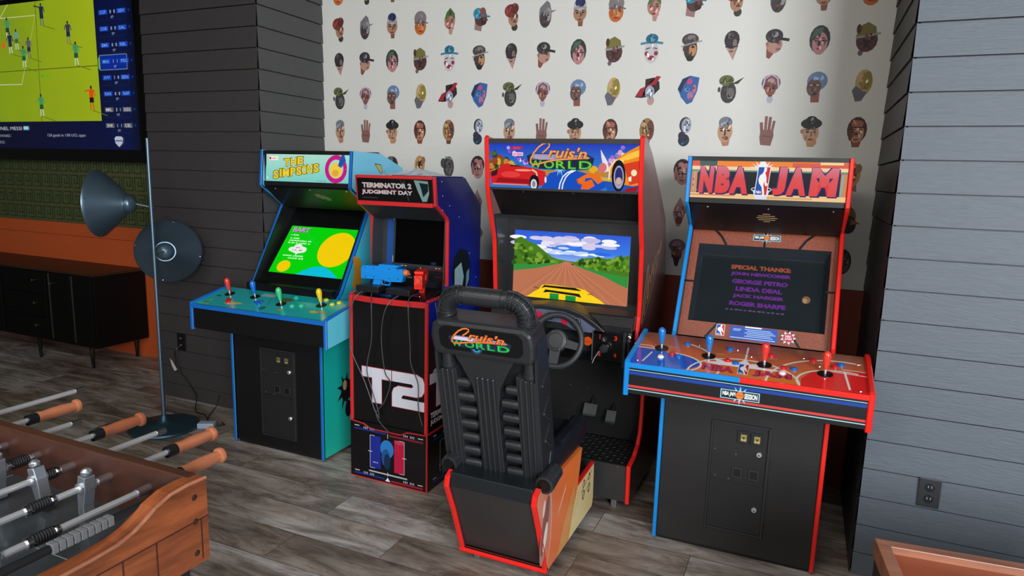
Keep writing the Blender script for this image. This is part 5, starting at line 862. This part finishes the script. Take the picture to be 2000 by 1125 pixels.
for sx in (-1, 1):
    b = sb(); xs0, xs1 = sx*.125, sx*.2
    b.prism([(xs0, .0), (xs1, .0), (xs1+sx*.004, .44), (xs0+sx*.0, .46)], 'z', -.03, .012, PL)
    for k in range(3): xx = sx*(.14+.022*k); b.tube([(xx, .01, .013), (xx+sx*.002, .45, .013)], .0065, PL, 10)
    # deep flank of the shell
    b.prism([(.0, -.03), (.0, -.10), (.12, -.13), (.46, -.085), (.60, -.07), (.60, -.03), (.46, .012), (.0, .012)], 'x', xs1-sx*.004, xs1+sx*.012, PL) if False else None
    fl = [(.0, -.12), (.46, -.10), (.60, -.09), (.60, .0), (.46, .010), (.0, .010)]
    b.add([(xs1+sx*.002, a_, z_) for a_, z_ in fl]+[(xs1+sx*.014, a_, z_) for a_, z_ in fl], [(0, 1, 2, 3, 4, 5), (11, 10, 9, 8, 7, 6)]+[(i, (i+1) % 6, 6+(i+1) % 6, 6+i) for i in range(6)], PL)
    for a_ in (.12, .24, .36):
        b.tube([(xs1+sx*.015, a_, -.08), (xs1+sx*.015, a_+.06, -.02)], .006, PL, 8); b.tube([(xs1+sx*.015, a_+.06, -.02), (xs1+sx*.015, a_+.10, -.08)], .004, PLD, 8)
    b.build('side_rail', seat, bevel=.003)
    b = sb(); b.tube([(sx*.172, .44, -.02), (sx*.172, .53, -.02)], .026, PL, 18); b.tube([(sx*.172, .455, -.02), (sx*.172, .47, -.02)], .031, PL, 18); b.build('neck_post', seat, smooth=True)
    for k in range(7):
        a_ = .02+k*.062; b = sb(); x0_ = sx*(.052 if a_ < .36 else .075); x1_ = sx*.128
        b.tube([(x0_, a_, -.012), (x0_+sx*.01, a_, -.004), (x1_, a_, -.004)], [.012, .019, .019], PL, 14); b.build('cross_tube', seat, smooth=True)
# head block
b = sb(); hb = [(-.2, .52), (.2, .52), (.21, .55), (.213, .60), (.205, .645), (.175, .665), (-.175, .665), (-.205, .645), (-.213, .60), (-.21, .55)]
b.prism(hb, 'z', -.10, .03, PL); hd = b.build('head_block', seat, bevel=.016)
b = sb(); lp = []
for cx_, cy_, a0 in ((.135, .578, -PI/2), (.135, .618, 0), (-.135, .618, PI/2), (-.135, .578, PI)):
    for k in range(5): t_ = a0+k*PI/8; lp.append((cx_+.035*math.cos(t_), cy_+.028*math.sin(t_)))
b.prism(lp, 'z', .0295, .033, mat((14, 15, 16), .3)); b.M = None
o3 = MS @ Vector((-.14, .548, .0332)); c = CV(b, o3, tuple(U_*.275), tuple(V_*.1), emit=0, rough=.35, eps=.0003); cruisn(c, .03, .1, .94, .86, False)
for k in range(8):
    an = PI+.2+k*(PI-.4)/7; c.poly([(.45+.03*math.cos(an-.3), .16+.06*math.sin(an-.3)), (.45+.1*math.cos(an), .18+.22*math.sin(an)), (.45+.03*math.cos(an+.3), .16+.06*math.sin(an+.3))], (60, 150, 206))
b.build('logo_plate', hd, label='black plate with orange and green lettering')
# roll bar
b = sb(); path = []; R_ = .066
path.append((-.165, .64, -.035))
for k in range(7): t_ = PI-k*PI/2/6; path.append((-.165+R_+R_*math.cos(t_), .68+R_*math.sin(t_), -.035))
for k in range(7): t_ = PI/2-k*PI/2/6; path.append((.165-R_+R_*math.cos(t_), .68+R_*math.sin(t_), -.035))
path.append((.165, .64, -.035)); b.tube(path, .031, PL, 18, caps=False)
b.tube([(-.075, .746, -.035), (.075, .746, -.035)], .036, PL, 20)
for sx in (-1, 1):
    for k in range(8):
        t_ = PI/2-sx*k*PI/2/6.2; cx_ = sx*(.165-R_); P = Vector((cx_+R_*math.cos(t_), .68+R_*math.sin(t_), -.035)); T = Vector((-math.sin(t_), math.cos(t_), 0)); b.tube([P-T*.0035, P+T*.0035], .0375, PL, 18)
    for dz in (-.03, 0, .03):
        for rr_ in (.033,): b.tube([(sx*(.165-R_)+(R_+math.sqrt(max(0, .036**2-dz*dz)))*math.cos(PI/2-sx*k_*PI/2/6), .68+(R_+math.sqrt(max(0, .036**2-dz*dz)))*math.sin(PI/2-sx*k_*PI/2/6), -.035+dz) for k_ in range(7)], .005, PL, 8)
b.build('roll_bar', seat, smooth=True)
# lower hinge ends and cushion
for sx in (-1, 1):
    b = MB(); b.lathe([(0, 0), (.022, 0), (.036, .004), (.038, .02), (.034, .10), (.034, .12), (0, .12)], (.028+sx*.205, 2.238, .462), (0, 1, .12), PL, 22); b.lathe([(0, 0), (.024, 0), (.026, .006), (0, .006)], (.028+sx*.205, 2.233, .462), (0, 1, .12), mat((12, 12, 13), .3), 20); b.build('hinge_boss', seat, smooth=True)
b = MB(); cu = [(2.34, .46), (2.36, .53), (2.5, .505), (2.7, .51), (2.79, .525), (2.84, .50), (2.85, .46), (2.80, .435), (2.4, .435)]
for x0_, x1_, up_ in ((-.165, .155, 0), (-.215, -.15, .03), (.15, .218, .03)): b.prism([(a_, z_+(up_ if z_ > .49 else 0)) for a_, z_ in cu], 'x', x0_, x1_, mat((24, 30, 38), .42, coat=.1, bump=.2))
b.build('seat_cushion', root, bevel=.018)
# ---------------------------------------------------------------- floor lamp
LX, LY = -3.563, 2.803
root = thing('floor_lamp', 'blue-grey metal floor lamp with two spun cone shades', 'floor lamp', (LX, LY, 0))
b = MB(); b.lathe([(0, 0), (.20, 0), (.205, .008), (.20, .018), (.12, .026), (.05, .034), (.028, .05), (.017, .085), (.0, .085)], (0, 0, 0), (0, 0, 1), mat((52, 84, 100), .4, .7, bump=.2, bscale=20), 48); b.build('base', root, smooth=True)
b = MB(); b.lathe([(.0125, .06), (.0105, 1.0), (.0095, 1.775), (0, 1.778)], (0, 0, 0), (0, 0, 1), mat((104, 126, 144), .38, .8), 16); b.build('pole', root, smooth=True)
vd = Vector((-.79, .61, -.1)).normalized(); rgt = Vector((.61, .79, 0)).normalized()
def shade(att, ax, tip):
    ax = Vector(ax).normalized(); a0 = Vector(tip); b = MB()
    b.lathe([(0, 0), (.012, .002), (.034, .010), (.050, .022), (.054, .034), (.054, .05), (.060, .05), (.066, .060), (.135, .135), (.185, .195), (.195, .205), (.197, .21), (.190, .205), (.13, .137), (.055, .062)], a0, ax, GUNMETAL, 48)
    s = b.build('lamp_shade', root, smooth=True)
    b = MB()
    u = Vector((0, 0, 1)).cross(ax).normalized(); v = ax.cross(u)
    for n_, r_2 in ((6, .018), (10, .032)):
        for k in range(n_):
            t_ = 2*PI*k/n_; z_ = .004 if r_2 < .02 else .012; b.lathe([(0, 0), (.0028, 0), (0, .0016)], a0+ax*z_+(u*math.cos(t_)+v*math.sin(t_))*r_2, -ax, mat((14, 18, 22), .6), 8)
    for k in range(4):
        t_ = 2*PI*k/4+.2; b.lathe([(0, 0), (.004, 0), (0, .004)], a0+ax*.196+(u*math.cos(t_)+v*math.sin(t_))*.187, (u*math.cos(t_)+v*math.sin(t_))-ax, STEEL, 8)
    b.build('vent_holes', s)
    b = MB(); b.lathe([(0, .1), (.03, .1), (.034, .13), (.02, .16), (0, .165)], a0, ax, mat((230, 226, 210), .4), 16); b.build('bulb', s, smooth=True)
    b = MB(); b.tube([Vector(att), a0+ax*.002], .006, mat((120, 140, 150), .35, .8), 10); b.lathe([(0, -.015), (.014, -.012), (.014, .012), (0, .015)], att, (0, 0, 1), mat((90, 110, 124), .4, .8), 14); b.build('bracket', root, smooth=True)
c2 = Vector((0, 0, 1.108)); shade(tuple(c2-Vector((0, 0, .0))), (vd+rgt*.14), tuple(c2+rgt*.055+vd*.03))
c1 = Vector((0, 0, 1.375)); ax1 = (-rgt*.92+vd*.42+Vector((0, 0, .03))); shade(tuple(c1), ax1, tuple(c1-rgt*.075+vd*.03+Vector((0, 0, .02))))
# ---------------------------------------------------------------- credenza
root = thing('credenza', 'low black media credenza standing before the orange wall', 'credenza', (-6.0, 3.405, 0))
CB = mat((7, 6, 6), .55, spec=.2); TOPW = wood('dark_walnut', (30, 17, 11), (58, 33, 20), .45, 0, coat=0)
b = MB(); b.box(-1.3, .97, .004, .455, .175, .75, CB); b.build('body', root, bevel=.002)
b = MB(); b.box(-1.302, .972, 0, .457, .75, .768, TOPW); b.build('top', root, bevel=.002, label='dark walnut top')
b = MB(); 
for k in range(3):
    z_ = .185+k*.188; b = MB(); b.box(-.15, .40, -.010, .006, z_, z_+.182, CB); d = b.build('drawer', root, bevel=.0015)
    b = MB(); b.lathe([(0, 0), (.004, 0), (.004, .014), (.011, .018), (.011, .022), (0, .024)], (.27, -.010, z_+.11), (0, -1, 0), mat((190, 180, 160), .3, 1), 14); b.build('knob', d, smooth=True)
for x0_, x1_ in ((.46, .70), (.74, .955), (-.75, -.2)):
    b = MB(); b.box(x0_, x1_, -.010, .006, .185, .745, CB); d = b.build('door', root, bevel=.0015)
    if x0_ < .7:
        b = MB(); b.lathe([(0, 0), (.004, 0), (.004, .014), (.011, .018), (.011, .022), (0, .024)], (x0_+.03, -.010, .66), (0, -1, 0), mat((190, 180, 160), .3, 1), 14); b.build('knob', d, smooth=True)
    b = MB(); b.box(x0_-.014, x0_-.006, -.014, .006, .2, .74, mat((74, 70, 66), .35, .5)); b.build('door_edge', d, label='bare metal edge strip')
for x_, y_ in ((.86, .03), (.86, .42), (.2, .03), (-1.2, .03), (-1.2, .42)):
    b = MB(); b.tube([(x_-.022, y_, .18), (x_-.006, y_, 0)], .0075, BLACKS, 8); b.tube([(x_+.022, y_, .18), (x_+.006, y_, 0)], .0075, BLACKS, 8); b.build('leg', root)
# ---------------------------------------------------------------- television
root = thing('television', 'large wall television showing a football match beside a score column', 'television', (-4.88, 3.78, 1.737))
b = MB(); b.box(-2.12, .028, 0, .07, -.10, 1.24, mat((5, 5, 6), .25, coat=.2)); b.box(-1.5, -.6, .07, .1, .3, .9, BLACK); b.build('housing', root, bevel=.004)
b = MB(); c = CV(b, (0, -.0005, 0), (1, 0, 0), (0, 0, 1), emit=.8, rough=.2, eps=.0005)
c.rect(-2.1, 0, 0, 1.2, grad_mat('navy_screen_glow', [(0, (8, 10, 34)), (.8, (8, 16, 60)), (.93, (10, 22, 70)), (1, (8, 14, 40))], 'X', -2.1, 0, emit=.8))
gm, nt, pb, N_, L2 = nodes_mat('pitch_on_screen'); tt = N_('TexCoord'); no = N_('TexNoise'); no.inputs['Scale'].default_value = 1.6; no.inputs['Detail'].default_value = 6; L2(tt.outputs['Object'], no.inputs['Vector']); sx_ = N_('SeparateXYZ'); L2(tt.outputs['Object'], sx_.inputs[0]); mr = N_('MapRange'); mr.inputs[1].default_value = -2.1; mr.inputs[2].default_value = -.4; mr.inputs[3].default_value = .25; mr.inputs[4].default_value = .75; L2(sx_.outputs['X'], mr.inputs[0])
av = N_('Math'); av.operation = 'MULTIPLY_ADD'; av.inputs[1].default_value = .35; L2(no.outputs['Fac'], av.inputs[0]); L2(mr.outputs[0], av.inputs[2]); r_2 = ramp(nt, [(.3, (104, 130, 44)), (.62, (132, 156, 22)), (.95, (158, 176, 24))]); L2(av.outputs[0], r_2.inputs[0]); L2(r_2.outputs[0], pb.inputs['Emission Color']); pb.inputs['Emission Strength'].default_value = .9; pb.inputs['Base Color'].default_value = (0, 0, 0, 1)
c.rect(-2.1, .228, -.435, 1.2, gm)
LN = (196, 206, 150); c.line([(-2.1, 1.10), (-1.165, 1.09), (-1.423, .54), (-2.1, .55)], .009, LN).line([(-1.52, 1.2), (-1.64, 1.10), (-2.0, .9)], .008, LN)
c.line([(-1.153, 1.2), (-1.195, .228)], .006, (70, 90, 14)).line([(-2.1, .65), (-.42, .66)], .006, (70, 90, 14))
def ftb(x_, z_, s_, shirt, short, sock, lean=0):
    c.line([(x_+.0*s_, z_-.07*s_), (x_+.16*s_, z_-.11*s_)], .006, (96, 120, 16))
    c.line([(x_-.012*s_, z_), (x_-.016*s_, z_-.07*s_)], .011*s_, sock).line([(x_+.01*s_, z_), (x_+.02*s_, z_-.07*s_)], .011*s_, sock)
    c.poly([(x_-.022*s_, z_+.025*s_), (x_+.022*s_, z_+.025*s_), (x_+.024*s_, z_-.015*s_), (x_-.024*s_, z_-.015*s_)], short).poly([(x_-.026*s_, z_+.08*s_), (x_+.026*s_, z_+.08*s_), (x_+.022*s_, z_+.022*s_), (x_-.022*s_, z_+.022*s_)], shirt).line([(x_-.026*s_, z_+.075*s_), (x_-.045*s_-lean, z_+.04*s_+lean)], .009*s_, shirt).line([(x_+.026*s_, z_+.075*s_), (x_+.042*s_, z_+.03*s_)], .009*s_, shirt).ell(x_, z_+.094*s_, .011*s_, .014*s_, (50, 40, 34), 0, 8)
GS, WS, NV = (70, 150, 96), (206, 216, 196), (34, 44, 70)
for a_ in ((-1.084, 1.075, 1, NV, (30, 40, 60), (90, 100, 110), .05), (-.765, .915, 1, (60, 60, 80), NV, (120, 120, 120)), (-.687, .745, 1.05, GS, (30, 90, 60), WS), (-1.362, .75, 1, GS, (30, 90, 60), WS), (-1.284, .82, .95, (90, 90, 110), NV, (100, 100, 110)), (-1.44, .895, .95, (110, 160, 130), (40, 100, 70), WS), (-1.55, .99, 1, GS, (40, 60, 60), WS), (-1.53, .87, 1, NV, (40, 50, 60), WS), (-1.179, .345, 1.05, GS, (30, 90, 60), WS), (-.534, .39, 1.1, (226, 80, 20), (30, 24, 30), (214, 80, 26), .03)): ftb(*a_)
c.ell(-1.62, .87, .022, .028, (230, 100, 20)); c.ell(-1.13, .6, .03, .012, (100, 180, 20)).ell(-1.06, .6, .024, .012, (100, 190, 20))
for k, (l_, s1, s2, r_3) in enumerate((('COP', '0', '0', 'SEV'), ('CHE', '0', '0', 'SAL'), ('RMA', '0', '0', 'RBL'), ('MHA', '1', '1', 'PSG'), ('JUV', '1', '0', 'BEN'), ('RAN', '0', '0', 'NAP'), ('MIL', '3', '1', 'DZG'), ('SHK', '1', '1', 'CEL'))):
    z_ = 1.058-.124*k; ft = k >= 6; pc = (24, 70, 190) if not ft else (90, 94, 104)
    if k == 3: c.rect(-.405, .62, -.088, .738, (120, 150, 170)).rect(-.400, .625, -.093, .733, (10, 44, 150)).poly([(-.42, .64), (-.405, .62), (-.405, .73), (-.42, .71)], (120, 200, 60))
    c.rect(-.38, z_-.018, -.28, z_+.018, pc).rect(-.17, z_-.018, -.07, z_+.018, pc).text(l_, -.365, z_-.012, -.295, z_+.012, (120, 170, 236) if not ft else (214, 214, 214), .01).text(r_3, -.155, z_-.012, -.085, z_+.012, (120, 170, 236) if not ft else (214, 214, 214), .01)
    c.text(s1, -.25, z_-.013, -.237, z_+.013, (190, 206, 230), .02).text(s2, -.205, z_-.013, -.192, z_+.013, (190, 206, 230), .02).text(('FT' if ft else "57'"), -.24, z_-.05, -.21, z_-.032, (170, 180, 200), .01).text('G', -.045, z_-.008, -.03, z_+.010, (30, 80, 190), .02)
    if k != 3: c.line([(-.39, z_-.06), (-.09, z_-.06)], .002, (24, 44, 90)); c.line([(-.08, z_-.06), (-.08, z_+.04)], .002, (24, 50, 110))
c.text('LIONEL MESSI', -1.88, .155, -1.47, .185, (190, 196, 206), 0).rect(-1.445, .155, -1.375, .19, (100, 180, 206)).rect(-1.445, .168, -1.375, .178, (220, 230, 236)).text('FORWARD', -1.86, .095, -1.64, .118, (150, 156, 170), 0).text('PSG', -1.83, .04, -1.735, .062, (150, 156, 170), 0).text('126 goals in 158 UCL apps', -1.125, .095, -.64, .125, (170, 176, 190), 0)
c.poly([(-.29, .09), (-.27, .105), (-.21, .105), (-.19, .09), (-.2, .05), (-.24, .02), (-.28, .05)], (190, 196, 214)).line([(-.28, .07), (-.2, .07)], .008, (40, 60, 120))
b.build('screen', root)
# ---------------------------------------------------------------- outlets, cord
def outlet(loc, label, c1, c2):
    r = thing('wall_outlet', label, 'outlet', loc); b = MB(); b.box(-.038, .038, -.007, .0, -.06, .06, mat(c1, .4)); p = b.build('cover_plate', r, bevel=.002)
    for dz in (-.024, .024):
        b = MB(); b.lathe([(0, 0), (.017, 0), (.017, .002), (0, .0025)], (0, -.007, dz), (0, -1, 0), mat(c2, .35), 20)
        for dx_ in (-.006, .006): b.box(dx_-.0015, dx_+.0015, -.0102, -.009, dz-.002, dz+.008, mat((150, 150, 155), .3))
        b.lathe([(0, 0), (.0025, 0), (0, .001)], (0, -.0095, dz-.009), (0, -1, 0), mat((4, 4, 4), .5), 8); b.build('socket', r)
outlet((.548, YR-.007, .418), 'charcoal double outlet on the bright slate siding', (50, 52, 56), (36, 37, 40))
outlet((-3.899, YL-.007, .415), 'black double outlet low on the dark siding behind the lamp', (12, 12, 13), (8, 8, 9))
def smooth_path(P, n=6):
    P = [Vector(p) for p in P]; Q = []
    for i in range(len(P)-1):
        p0 = P[max(i-1, 0)]; p1 = P[i]; p2 = P[i+1]; p3 = P[min(i+2, len(P)-1)]
        for k in range(n):
            t = k/n; Q.append(.5*((2*p1)+(-p0+p2)*t+(2*p0-5*p1+4*p2-p3)*t*t+(-p0+3*p1-3*p2+p3)*t**3))
    return Q+[P[-1]]
root = bpy.data.objects['floor_lamp']; o_ = Vector((LX, LY, 0))
b = MB(); b.tube([v-o_ for v in smooth_path([(-3.90, 3.235, .39), (-3.915, 3.20, .36), (-3.93, 3.21, .30), (-3.90, 3.21, .22), (-3.78, 3.20, .12), (-3.70, 3.17, .07), (-3.66, 3.12, .005), (-3.60, 3.08, .005), (-3.52, 3.07, .005), (-3.44, 3.02, .005), (-3.37, 2.96, .012)])], .0035, BLACK, 8); b.tube([v-o_ for v in smooth_path([(-3.52, 3.20, .10), (-3.53, 3.18, .03), (-3.50, 3.1, .005), (-3.42, 3.0, .006)])], .003, BLACK, 8); cord = b.build('power_cord', root, smooth=True)
b = MB(); b.add([Vector(v)-o_ for v in ((-3.975, 3.20, .295), (-3.95, 3.195, .285), (-3.905, 3.195, .225), (-3.935, 3.20, .21), (-3.965, 3.205, .24))]+[Vector(v)-o_ for v in ((-3.975, 3.202, .295), (-3.95, 3.197, .285), (-3.905, 3.197, .225), (-3.935, 3.202, .21), (-3.965, 3.207, .24))], [(0, 1, 2, 3, 4), (9, 8, 7, 6, 5)]+[(i, (i+1) % 5, 5+(i+1) % 5, 5+i) for i in range(5)], mat((214, 200, 200), .6)); b.build('tag', cord, label='white paper tag')
b = MB(); b.box(-.05, .05, -.028, .028, 0, .034, mat((150, 166, 186), .4)); o = thing('power_adapter', 'pale grey power adapter block on the floor behind the lamp base', 'power adapter', (-3.34, 2.925, 0), .5); b.build('adapter_body', o, bevel=.005); b = MB(); b.tube([(.05, 0, .015), (.08, .01, .01), (.1, .03, .006), (.07, .07, .006)], .0035, BLACK, 8); b.build('cable', o, smooth=True)
# ---------------------------------------------------------------- foosball table
W1 = wood('red_brown_planks', (52, 24, 18), (152, 82, 46), .34, 1, 9, stretch=.3); W2 = wood('dark_inner_wood', (36, 18, 12), (72, 38, 25), .5, 0, 9, 0); W3 = wood('worn_rim_wood', (96, 54, 36), (170, 110, 82), .4, 1, 12); HW = wood('turned_handle_wood', (140, 76, 50), (176, 108, 76), .3, 1, 12, .4)
FX = -1.244
root = thing('foosball_table', 'brown wooden foosball table with steel rods and turned handles', 'foosball table', (FX, .70, 0))
# local: x from -1.45..0, y from -.40..+.38
b = MB(); b.box(-1.45, -.03, .352, .380, .69, .900, W2); b.build('side_board', root, bevel=.003, label='dark wooden long side board')
b = MB(); b.box(-1.45, -.03, -.42, -.392, .69, .900, W2); b.build('side_board', root, bevel=.003)
ends = [(.380, .69), (.380, .897), (.33, .899), (.285, .896), (.245, .882), (.215, .864), (.19, .852), (.155, .843), (.10, .839), (.02, .838), (-.06, .838), (-.14, .843), (-.2, .858), (-.25, .88), (-.3, .895), (-.42, .898), (-.42, .69), (-.30, .69), (-.29, .71), (.25, .71), (.26, .69)]
for xa, xb in ((-.045, 0), (-1.45, -1.405)):
    b = MB(); b.prism(ends, 'x', xa, xb, W1)
    if xb == 0:
        for k in range(1, 15): b.tube([ends[k] and (xb-.002, ends[k][0], ends[k][1]-.002), (xb-.002, ends[k+1][0], ends[k+1][1]-.002)], .0045, W3, 6) if 1 <= k < 15 else None
        for yy in (.36, .24, .16, .03, -.1): b.box(.0, .0012, yy-.0015, yy+.0015, .70, .80, mat((60, 26, 14), .6))
        b.box(.0, .0012, -.42, .38, .799, .802, mat((60, 26, 14), .6))
        for zz in (.86, .80, .72): b.lathe([(0, 0), (.008, 0), (0, .002)], (0, .345, zz), (1, 0, 0), mat((50, 26, 18), .5), 10)
    b.build('end_board', root, label='red-brown plank end board with a scooped top')
b = MB(); b.box(-1.41, -.045, -.395, .352, .755, .765, mat((52, 58, 62), .22, coat=.3, var=.25)); c = CV(b, (0, 0, .765), (1, 0, 0), (0, 1, 0), rough=.3, eps=.0004); GL = (150, 158, 162)
c.line([(-.05, .15), (-.30, .15), (-.30, -.2), (-.05, -.2)], .003, GL).line([(-.05, .30), (-.2, .352)], .003, GL).line([(-.7, -.39), (-.7, .35)], .003, GL).line([(-.05, .26), (-.19, .352)], .0025, GL); b.build('playing_field', root, label='dark slate playing field')
b = MB(); b.box(-1.41, -.04, -.41, .37, .70, .755, W2); b.build('field_box', root)
for xx, yy in ((-.10, .32), (-1.35, .32), (-.10, -.36), (-1.35, -.36)): b = MB(); b.prism([(xx-.045, 0), (xx+.045, 0), (xx+.05, .70), (xx-.05, .70)], 'y', yy-.045, yy+.045, mat((26, 27, 29), .4)); b.build('leg', root, bevel=.004)
def spring(b, y0, y1, x_, z_):
    n = 80; P = [(x_+.0125*math.cos(k*2*PI*8/n), y0+(y1-y0)*k/n, z_+.0125*math.sin(k*2*PI*8/n)) for k in range(n+1)]; b.tube(P, .0026, mat((16, 16, 18), .35), 6)
def player(rod, x_, y_, z_, tilt):
    b = MB(); R = Matrix.Translation((x_, y_, z_)) @ Matrix.Rotation(tilt, 4, 'Y'); b.M = R; AL = mat((176, 182, 190), .3, .85)
    b.prism([(-.012, .03), (.012, .03), (.016, .0), (.013, -.05), (.018, -.075), (-.006, -.075), (-.010, -.04), (-.014, 0)], 'y', -.014, .014, AL); b.lathe([(0, 0), (.012, 0), (.013, .01), (.006, .016), (0, .018)], (0, 0, .032), (0, 0, 1), AL, 14); b.tube([(0, -.02, 0), (0, .02, 0)], .014, AL, 12); b.build('player', rod, bevel=.002)
RODS = [(-1.404, 'h', 1.275, [(.0, 0)]), (-1.544, 'h', 1.375, [(.99-.7, .15)]), (-1.685, 't', 1.325, [(.965-.7, -.25)]), (-1.825, 'h', 1.36, [(.95-.7, .1)]), (-1.966, 't', 1.26, [(.9-.7, 0)]), (-2.107, 'h', 1.35, [(.9-.7, .2)]), (-2.248, 't', 1.46, [(.8-.7, 0)])]
for k, (rx, kd, ye, pl) in enumerate(RODS):
    x_ = rx-FX; z_ = .846; b = MB(); ye -= .70
    if kd == 'h': b.tube([(x_, -.75, z_), (x_, ye-.10, z_)], .008, CHROME, 14)
    else: b.tube([(x_, -.9, z_), (x_, ye-.02, z_)], .008, CHROME, 14); b.tube([(x_, ye-.03, z_), (x_, ye, z_)], .0095, mat((150, 152, 156), .3, 1), 14)
    rod = b.build('rod', root, smooth=True)
    b = MB(); b.tube([(x_, .318, z_), (x_, .353, z_)], .0115, mat((120, 104, 104), .35, .7), 14); None; b.build('bearing', rod, smooth=True)
    sp0 = {0: .08, 1: .16, 2: .26, 3: .28, 4: .28, 5: .28, 6: .28}[k]; b = MB(); spring(b, sp0, sp0+.045, x_, z_); b.tube([(x_, sp0-.012, z_), (x_, sp0-.002, z_)], .013, STEEL, 12); b.tube([(x_, sp0+.047, z_), (x_, sp0+.054, z_)], .013, STEEL, 12); b.build('spring', rod, smooth=True)
    if kd == 'h':
        b = MB(); b.tube([(x_, ye-.16, z_), (x_, ye-.128, z_)], .0165, mat((40, 42, 46), .35, .6), 16); b.build('ferrule', rod, smooth=True)
        b = MB(); b.lathe([(0, 0), (.0175, 0), (.0175, .008), (.0155, .018), (.017, .045), (.0175, .07), (.0165, .095), (.0145, .112), (.0148, .116), (.0205, .118), (.0215, .122), (.0215, .128), (.019, .131), (0, .1312)], (x_, ye-.131, z_), (0, 1, 0), HW, 20); b.build('handle', rod, smooth=True, label='turned wooden handle')
    for py, tl in pl: player(rod, x_, py, z_, tl)
    for py in (-.15, -.3): player(rod, x_, py, z_, .1)
b = MB(); xb_ = -.052; b.tube([(xb_, -.4, .874), (xb_, .27, .874)], .009, mat((60, 62, 66), .3, .8), 12); sc = b.build('score_rod', root, smooth=True)
for k in range(9): b = MB(); y_ = .05+k*.0145; b.box(xb_-.0105, xb_+.0105, y_, y_+.0125, .864, .885, mat((96, 98, 100), .45)); b.build('score_cube', sc, bevel=.0015)
b = MB(); b.box(-.115, -.075, -.38, .1, .766, .79, mat((26, 28, 30), .4)); 
for k in range(8): b.box(-.117, -.073, -.35+k*.055, -.346+k*.055, .766, .7915, mat((10, 10, 10), .5))
b.build('goal_tray', root, bevel=.002)
# ---------------------------------------------------------------- wooden game table
root = thing('wooden_game_table', 'low wooden table with a raised frame rim at the right corner', 'table', (.27, 2.105, 0), math.radians(5.5))
WR = wood('rim_wood_grain', (124, 74, 52), (168, 112, 84), .4, 0, 12); WI = mat((150, 70, 34), .45, coat=.15, var=.15); WD = wood('dark_side_wood', (34, 18, 12), (58, 32, 22), .5, 2, 8)
b = MB(); b.box(.004, 1.096, -.596, -.004, 0, .575, WD); b.build('body', root, bevel=.003)
b = MB(); O1 = [(0, -.6), (1.1, -.6), (1.1, 0), (0, 0)]; I1 = [(.036, -.564), (1.064, -.564), (1.064, -.036), (.036, -.036)]
for i in range(4):
    j = (i+1) % 4; q = [O1[i], O1[j], I1[j], I1[i]]; b.prism(q, 'z', .545, .60, WR)
b.build('rim', root, bevel=.002, label='mitred wooden frame rim')
b = MB(); b.box(.036, 1.064, -.564, -.036, .545, .578, WI); b.build('inset_panel', root, label='orange-brown inset panel')
